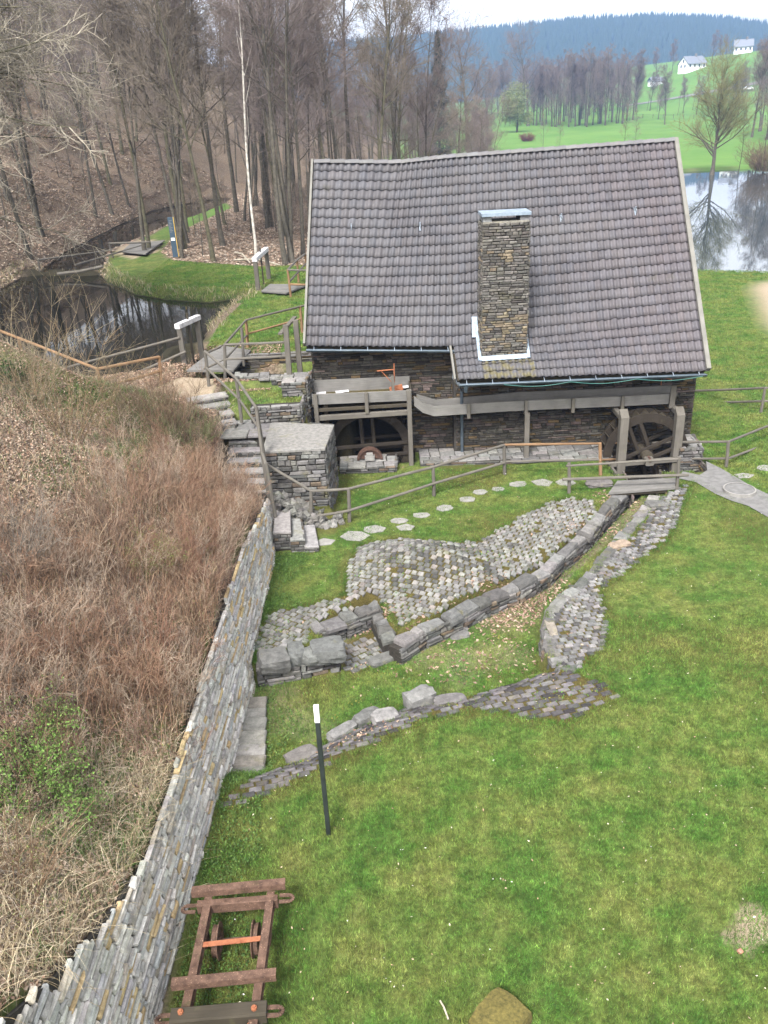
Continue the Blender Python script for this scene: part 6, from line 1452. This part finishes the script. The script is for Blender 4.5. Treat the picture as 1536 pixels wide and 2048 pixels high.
# tussocks: longer tufts in the lawn and along edges
rr = np.random.default_rng(60); cen = []
for k in range(420):
    a_, b_ = rr.uniform(-2.9, 8), rr.uniform(6, 24); cen.append((a_, b_, rr.uniform(.06, .16), .06))
for yy in np.arange(6, 20, .05): cen.append((-2.95 + .03 * (yy < 9) - .2 * (yy < 9) + rr.uniform(0, .6) ** 1.5, yy, .1, .11))
for pl in (APRON, LOWERP, RIGHTP):
    for k in range(len(pl)):
        a_, b_ = np.array(pl[k]), np.array(pl[(k + 1) % len(pl)])
        for t in np.arange(0, 1, .12 / (np.linalg.norm(b_ - a_) + .01)): q = a_ + (b_ - a_) * t; cen.append((q[0], q[1], .07, .055))
cen = np.array(cen); k = np.repeat(np.arange(len(cen)), 42); a_ = rr.random(len(k)) * 6.28; rd = cen[k, 2] * np.sqrt(rr.random(len(k))) * 1.3
x_ = cen[k, 0] + rd * np.cos(a_); y_ = cen[k, 1] + rd * np.sin(a_); kk = (x_ > -3.0) & ~((x_ < -1.3) & (y_ > 18.7) & (y_ < 23.4)); blades('grass_tufts', x_[kk], y_[kk], rr, .085, .009, .9, tone(.6, 1.3), 'blade', 1, 'longer darker grass tufts scattered in the lawn and along stone edges', 'grass')
# small broad leaves of lawn weeds and leaf litter
def leaves(name, x_, y_, rr, size, cols, label, cat, mat='leafcol', lift=.02, up=.35):
    n = len(x_); z = terr(x_, y_) + rr.uniform(0, 1, n) * lift + .012; c0 = np.stack([x_, y_, z], -1); an = rr.random(n) * 6.28; s_ = size * rr.uniform(.5, 1.3, n)
    a_ = np.stack([np.cos(an), np.sin(an), rr.normal(0, up, n)], -1) * s_[:, None]; b_ = np.stack([-np.sin(an), np.cos(an), rr.normal(0, up, n)], -1) * (s_ * .55)[:, None]
    v = np.stack([c0 - a_, c0 + b_, c0 + a_, c0 - b_], 1).reshape(-1, 3); cols = np.array(cols); c = cols[rr.integers(0, len(cols), n)] * rr.uniform(.7, 1.25, n)[:, None]
    o = link(name, np_mesh(name, v, np.arange(4 * n).reshape(-1, 4), np.repeat(c, 4, 0)), MT[mat]); tag(o, label, cat, kind='stuff')
LC = [(.42, .30, .22), (.30, .20, .14), (.20, .13, .09), (.5, .39, .3), (.14, .09, .06), (.36, .22, .15)]
x_, y_, rr = scatter(330000, -14, -3.3, 3.5, 30, 61); k = visible(x_, y_, terr(x_, y_)) & ~inpoly(x_, y_, PP) & ~inpoly(x_, y_, MILLPOND) & ~((x_ > -5.6) & (y_ > 20) & (x_ > -4.3 - .5 * (y_ - 22)) & (y_ < 25)); k &= rr.random(len(x_)) < .35 + .65 * vnoise(x_, y_, 1.1, 45); leaves('leaf_litter', x_[k], y_[k], rr, .035, LC, 'dead beech leaves carpeting the brushy bank', 'leaf litter')
x_, y_, rr = scatter(260000, -45, 3, 44, 100, 62); w = (inpoly(x_, y_, PONDBANK) | inpoly(x_, y_, MILLPOND) | inpoly(x_, y_, CANAL)); k = visible(x_, y_, terr(x_, y_)) & ~w; leaves('leaf_litter', x_[k], y_[k], rr, .09, [(1.1 * c_[0], 1.2 * c_[1], 1.25 * c_[2]) for c_ in LC], 'pale dead leaves on the woodland floor beyond the pond', 'leaf litter', up=.2)
rr = np.random.default_rng(63); X2, Y2 = [], []
for (a_, b_, n_, s1, s2) in ((1060, 1205, 700, .4, .28), (1010, 1240, 300, .5, .28), (990, 1190, 200, .4, .2), (755, 1255, 260, .18, .12), (1180, 1090, 260, .7, .35), (1230, 1040, 260, .35, .4), (720, 1470, 80, .4, .2), (900, 1290, 260, 1.2, .6), (980, 1330, 200, 1.0, .4), (1100, 900, 60, 2.5, .2), (700, 940, 120, .6, .15)):
    q = G(a_, b_); X2.append(rr.normal(q.x, s1, n_)); Y2.append(rr.normal(q.y, s2, n_))
leaves('fallen_leaves', np.concatenate(X2), np.concatenate(Y2), rr, .042, [(.27, .17, .125), (.36, .25, .19), (.2, .12, .085), (.42, .32, .24)], 'drift of pinkish dead leaves in the channel and hollow', 'leaves')
x_, y_, rr = scatter(900, -3, 9, 6, 24, 64); k = keepgrass(x_, y_, rr, .3); leaves('scattered_leaves', x_[k], y_[k], rr, .017, [(.5, .4, .28), (.45, .3, .2), (.6, .55, .42)], 'few pale dead leaves scattered over the lawn', 'leaves', lift=.05)
x_, y_, rr = scatter(300, -3, 12, 6, 28, 65); k = keepgrass(x_, y_, rr) & (vnoise(x_, y_, 1.4, 46) > .45); n_ = k.sum(); leaves('daisies', x_[k], y_[k], rr, .014, [(.85, .85, .85), (.8, .8, .75)], 'tiny white daisies dotted in the lawn', 'flowers', lift=.06, up=.1)
x_, y_, rr = scatter(22000, -3, -1.2, 6.2, 19, 66); k = keepgrass(x_, y_, rr) & (x_ < -2.2 + .9 * vnoise(x_, y_, .7, 47) - .35); leaves('lawn_weeds', x_[k], y_[k], rr, .019, [(.075, .14, .03), (.055, .11, .025), (.11, .18, .04)], 'broad-leaved green weeds at the foot of the retaining wall', 'weeds', 'foliage', .07, .6)
x_, y_, rr = scatter(16000, -3, 6, 10, 22, 67); k = (inpoly(x_, y_, LOWERP) | inpoly(x_, y_, APRON)| inpoly(x_, y_, BOWL)) & (vnoise(x_, y_, .5, 48) > .62); leaves('moss_and_weeds', x_[k], y_[k], rr, .02, [(.10, .2, .04), (.2, .19, .04)], 'small weeds and moss between the cobbles', 'weeds', 'foliage', .05, .5)
# brush on the bank
def bankpts(n, seed, f):
    x_, y_, rr = scatter(n, -13, -3.0, 3.6, 25, seed); top_ = np.interp(y_, WT_Y, WT_Z); x_ = np.where(x_ > -2.93 - .17 * top_ - .06, x_ - .3, x_); z = terr(x_, y_); k = visible(x_, y_, z + .3, 120); zz = z - CAMH; ff = y_ * cp - zz * sp; b_ = (y_ * sp + zz * cp) / ff; a_ = x_ / ff; u = 768 + F * (a_ * cr - b_ * sr); v = 1024 - F * (a_ * sr + b_ * cr)
    pth = (x_ > -5.8) & (y_ > 20.1) & (x_ > -3.7 - 2.05 * sst(21.6, 22.6, y_)); k &= ~pth & ~inpoly(x_, y_, PP)
    k &= rr.random(n) < f(u, v, x_, y_); return x_[k], y_[k], rr
def gau(u, v, cx_, cy_, sx_, sy_): return np.exp(-(((u - cx_) / sx_) ** 2 + ((v - cy_) / sy_) ** 2))
def colmix(*c):
    c = np.array(c)
    return lambda n, rr: c[rr.integers(0, len(c), n)] * rr.uniform(.65, 1.3, n)[:, None]
x_, y_, rr = bankpts(200000, 70, lambda u, v, x, y: np.clip(gau(u, v, 420, 1000, 130, 190) * 1.3 + gau(u, v, 230, 1150, 260, 130) * .8 + gau(u, v, 160, 1300, 300, 130) * .9 + gau(u, v, 300, 1420, 160, 80) * .6, 0, 1) * (.35 + .65 * vnoise(x, y, .6, 49)))
blades('brown_brush', x_, y_, rr, lambda a_, b_: .26 + .62 * vnoise(a_, b_, .8, 55) ** 1.3, .0075, .62, colmix((.27, .155, .095), (.33, .215, .14), (.22, .13, .085), (.40, .30, .2), (.15, .10, .07)), 'stalk', 3, 'thick reddish-brown dry brushwood covering the bank', 'brushwood')
x_, y_, rr = bankpts(190000, 71, lambda u, v, x, y: np.clip(gau(u, v, 150, 1720, 260, 130) * 1.4 + gau(u, v, 40, 1900, 160, 120) + gau(u, v, 250, 1560, 120, 70) * .7 + .12, 0, 1) * (.4 + .6 * vnoise(x, y, .4, 50)))
blades('straw_grass', x_, y_, rr, .3, .007, 1.5, colmix((.5, .41, .27), (.58, .5, .35), (.38, .3, .19), (.27, .21, .12)), 'stalk', 3, 'flattened straw-coloured dead grass on the lower bank', 'dry grass')
x_, y_, rr = bankpts(200000, 72, lambda u, v, x, y: np.clip(gau(u, v, 215, 1660, 90, 75) * 4 + gau(u, v, 90, 1540, 110, 90) * .9 + gau(u, v, 290, 1540, 70, 60) * .7 + gau(u, v, 330, 860, 120, 90) * .9 + gau(u, v, 230, 960, 110, 70) * .5 + gau(u, v, 80, 1900, 80, 60) * .5 + gau(u, v, 270, 790, 200, 30) * .8 + gau(u, v, 430, 1200, 60, 60) * .25 + .03, 0, 1) * (vnoise(x, y, .5, 51) > .35))
blades('bank_green_grass', x_, y_, rr, .18, .008, .9, colmix((.06, .15, .035), (.09, .19, .04), (.05, .11, .03), (.14, .2, .06)), 'stalk', 3, 'fresh green grass patches among the brush on the bank', 'grass')
x_, y_, rr = bankpts(90000, 73, lambda u, v, x, y: .12 + .3 * gau(u, v, 60, 1250, 200, 200)); blades('grey_twigs', x_, y_, rr, .5, .006, 1.1, colmix((.22, .18, .15), (.3, .26, .22), (.16, .13, .11)), 'stalk', 3, 'thin grey dead twigs among the brush', 'twigs')
x_, y_, rr = scatter(26000, -22, -4.5, 28, 56, 74); d = dpoly(x_, y_, MILLPOND); k = ~inpoly(x_, y_, MILLPOND) & (d < .9) & (y_ > 33); blades('reed_fringe', x_[k], y_[k], rr, .28, .02, .9, colmix((.4, .33, .2), (.3, .24, .14), (.16, .2, .06), (.45, .4, .28)), 'stalk', 3, 'dry grass fringe overhanging the far pond bank', 'dry grass')
x_, y_, rr = bankpts(26000, 75, lambda u, v, x, y: (vnoise(x, y, 1.1, 63) > .55) * (.35 + gau(u, v, 330, 1180, 140, 90) + gau(u, v, 250, 950, 120, 80))); leaves('spring_buds', x_, y_, rr, .011, [(.17, .2, .05), (.22, .24, .07), (.12, .17, .04)], 'tiny yellow-green spring buds among the brush', 'buds', 'foliage', .6, .8)
# brown thicket: many small twiggy bushes grown into each other
rr = np.random.default_rng(90); brs = []; nb_ = 0
x_, y_, r2 = bankpts(2600, 91, lambda u, v, x, y: np.clip(gau(u, v, 420, 1000, 130, 190) + gau(u, v, 230, 1150, 260, 130) * .9 + gau(u, v, 160, 1300, 300, 130) + gau(u, v, 300, 1420, 160, 80) * .8 + gau(u, v, 60, 1500, 150, 80) * .4, 0, 1) * .5)
zz_ = terr(x_, y_)
for bx_, by_, bz_ in list(zip(x_, y_, zz_))[:190]:
    H = rr.uniform(.55, 1.15)
    for k in range(9):
        an = rr.random() * 6.28; tl = rr.uniform(.05, .6); d = np.array([math.cos(an) * tl, math.sin(an) * tl, 1.0]); d /= np.linalg.norm(d); L = H * rr.uniform(.5, 1.1)
        bp, br = branch(rr, (bx_ + .15 * math.cos(an), by_ + .15 * math.sin(an), bz_ - .05), d, L, .0055, 5, .12, 0, .4); brs.append((bp, br))
        for j in range(6):
            k2 = rr.integers(1, 4); d2 = bp[k2 + 1] - bp[k2]; d2 /= np.linalg.norm(d2); c_, cr_ = branch(rr, bp[k2], side(rr, d2, R(rr.uniform(20, 60))), L * rr.uniform(.2, .45), .0038, 3, .15, .03, .5); brs.append((c_, cr_))
            for _ in range(2): brs.append(branch(rr, c_[rr.integers(1, 3)], side(rr, d2, R(rr.uniform(25, 65))), L * rr.uniform(.1, .22), .003, 3, .15, .03, .6))
v, f = tubes_np(brs, 3); cb = np.array([(.36, .24, .165), (.30, .18, .12), (.42, .33, .25), (.24, .15, .11)]); gi = (vnoise(v[:, 0], v[:, 1], .5, 61) * 3.99).astype(int); cc = cb[gi] * (.75 + .5 * vnoise(v[:, 0], v[:, 1], .07, 62))[:, None]
o = link('brush_thicket', np_mesh('brush_thicket', v, f, cc), MT['stalk']); tag(o, 'tangled russet twiggy thicket grown together over the bank', 'thicket', kind='stuff')
# shrubs
def gz(a_, b_):
    q = G(a_, b_); return q
SH = [(345, 880, 26, 2.6, (.2, .14, .09), 'many-stemmed brown shrub on the bank below the orange railing', .5),
      (140, 880, 22, 2.8, (.24, .17, .10), 'tall thin-stemmed shrub on the leafy part of the bank near the railing', .6),
      (60, 800, 30, 3.0, (.26, .21, .14), 'light arching shrub at the left edge in front of the pond', .9),
      (255, 850, 18, 2.2, (.2, .16, .1), 'sparse budding shrub between the railing and the stone steps', .5),
      (395, 900, 20, 1.7, (.16, .17, .08), 'olive-green budding shrub beside the upper stone steps', .4),
      (200, 1080, 16, 1.6, (.2, .13, .09), 'spindly shrub in the middle of the brown brush', .4),
      (400, 1180, 16, 1.5, (.22, .12, .08), 'upright reddish shrub above the retaining wall', .3),
      (20, 1150, 30, 1.6, (.2, .17, .14), 'grey bramble thicket at the left edge of the bank', .9),
      (100, 1420, 30, 1.3, (.22, .17, .13), 'tangled grey bramble low on the bank', .9),
      (300, 1330, 26, 1.1, (.22, .12, .08), 'low russet thicket close to the retaining wall top', .6),
      (30, 1800, 14, 1.3, (.2, .13, .08), 'thin brown shrub at the lower left corner', .7)]
for i_, (a_, b_, n_, H, col, lb, ar) in enumerate(SH):
    bush('bare_shrub', gz(a_, b_), n_, .9, H, col, lb, 100 + i_, 'shrub', w=.009, arch=ar, leaf=260 if i_ in (3, 4, 10) else (120 if i_ < 3 else 0), lcol=(.2, .22, .07), lsz=.014)
bush('leafy_shrub', gz(60, 1600), 46, 1.0, 1.05, (.16, .13, .08), 'fresh green leafy shrub at the left edge above the straw', 130, 'shrub', w=.008, arch=.9, leaf=6000, lcol=(.12, .21, .045), lsz=.02)
bush('leafy_shrub', gz(70, 1480), 30, .9, .8, (.16, .13, .08), 'loose green shrub at the left edge where the brown brush begins', 133, 'shrub', w=.007, arch=.8, leaf=2600, lcol=(.13, .2, .05), lsz=.018)
bush('leafy_shrub', gz(300, 1150), 22, .8, 1.0, (.2, .14, .08), 'budding yellow-green shrub in the middle of the brown brush', 134, 'shrub', w=.007, arch=.7, leaf=2600, lcol=(.17, .2, .06), lsz=.014)
bush('leafy_shrub', gz(130, 1660), 26, .8, .7, (.16, .13, .08), 'smaller green leafy shrub low on the bank beside the grass patch', 131, 'shrub', w=.007, arch=.9, leaf=1800, lcol=(.12, .21, .05), lsz=.018)
bush('ivy_bush', gz(10, 760), 20, .7, .6, (.08, .07, .04), 'dark evergreen bush at the left edge of the pond path', 132, 'shrub', w=.01, arch=.8, leaf=2500, lcol=(.035, .08, .02), lsz=.03)
for i_, (a_, b_, s1) in enumerate(((640, 375, 2.0), (560, 440, 1.6), (680, 330, 2.2), (600, 400, 1.6), (730, 325, 2.0))):
    q = PY(a_, b_, 60 + 8 * i_); q.z = tz1(q.x, q.y); bush('thicket', q, 60, 2.5, 3.2 * s1 / 2, (.26, .21, .17), 'pale brushy thicket in the wood left of the mill roof', 140 + i_, 'thicket', w=.02, arch=.6, group='thickets left of the roof')
# twigs on the bank and moss tufts; fallen branches
rr = random.Random(9)
for a_, b_, c_, d_, lb in ((470, 520, 560, 530, 'long fallen branch lying on the leaf litter behind the pond bank'), (470, 505, 500, 525, 'short pale fallen branch on the leaf litter near the birch'), (40, 490, 110, 470, 'broken pale branch at the foot of the slope by the canal')):
    q0, q1 = P(a_, b_, 2.8), P(c_, d_, 2.85); m = MB(); m.tube([q0, q0.lerp(q1, .5) + Vector((0, .2, .15)), q1], [.07, .05, .03], 6); tag(m.build('fallen_branch', MT['twiglight']), lb, 'branch')
g = G(885, 2020); m = MB(); m.tube([g + Vector((-.02, .1, .03)), g + Vector((.02, 0, .05)), g + Vector((.06, -.14, .03))], .012, 6); tag(m.build('stick', MT['twiglight']), 'short pale stick lying in the grass at the bottom of the photo', 'stick')
g = G(1480, 1905); m = MB(); m.rock(g + Vector((0, 0, .02)), (.07, .06, .04), (.2, .1, .5), (.45, .22, .16), .2); tag(m.build('brick_fragment', MT['stone']), 'small reddish brick fragment beside the bare patch in the lawn', 'brick fragment')
# ================================================================ HAZE
m = MB(); m.box((-700, -8, -4), (1000, 1430, 135)); t = NT('air'); t.t.nodes.remove(t.b); pv = t.n('ShaderNodeVolumePrincipled'); pv.inputs['Color'].default_value = (.33, .54, 1.0, 1); pv.inputs['Density'].default_value = .00036; pv.inputs['Anisotropy'].default_value = .2
t.t.links.new(pv.outputs[0], t.t.nodes['Material Output'].inputs['Volume']); o = m.build('haze', t.m); tag(o, kind='stuff')
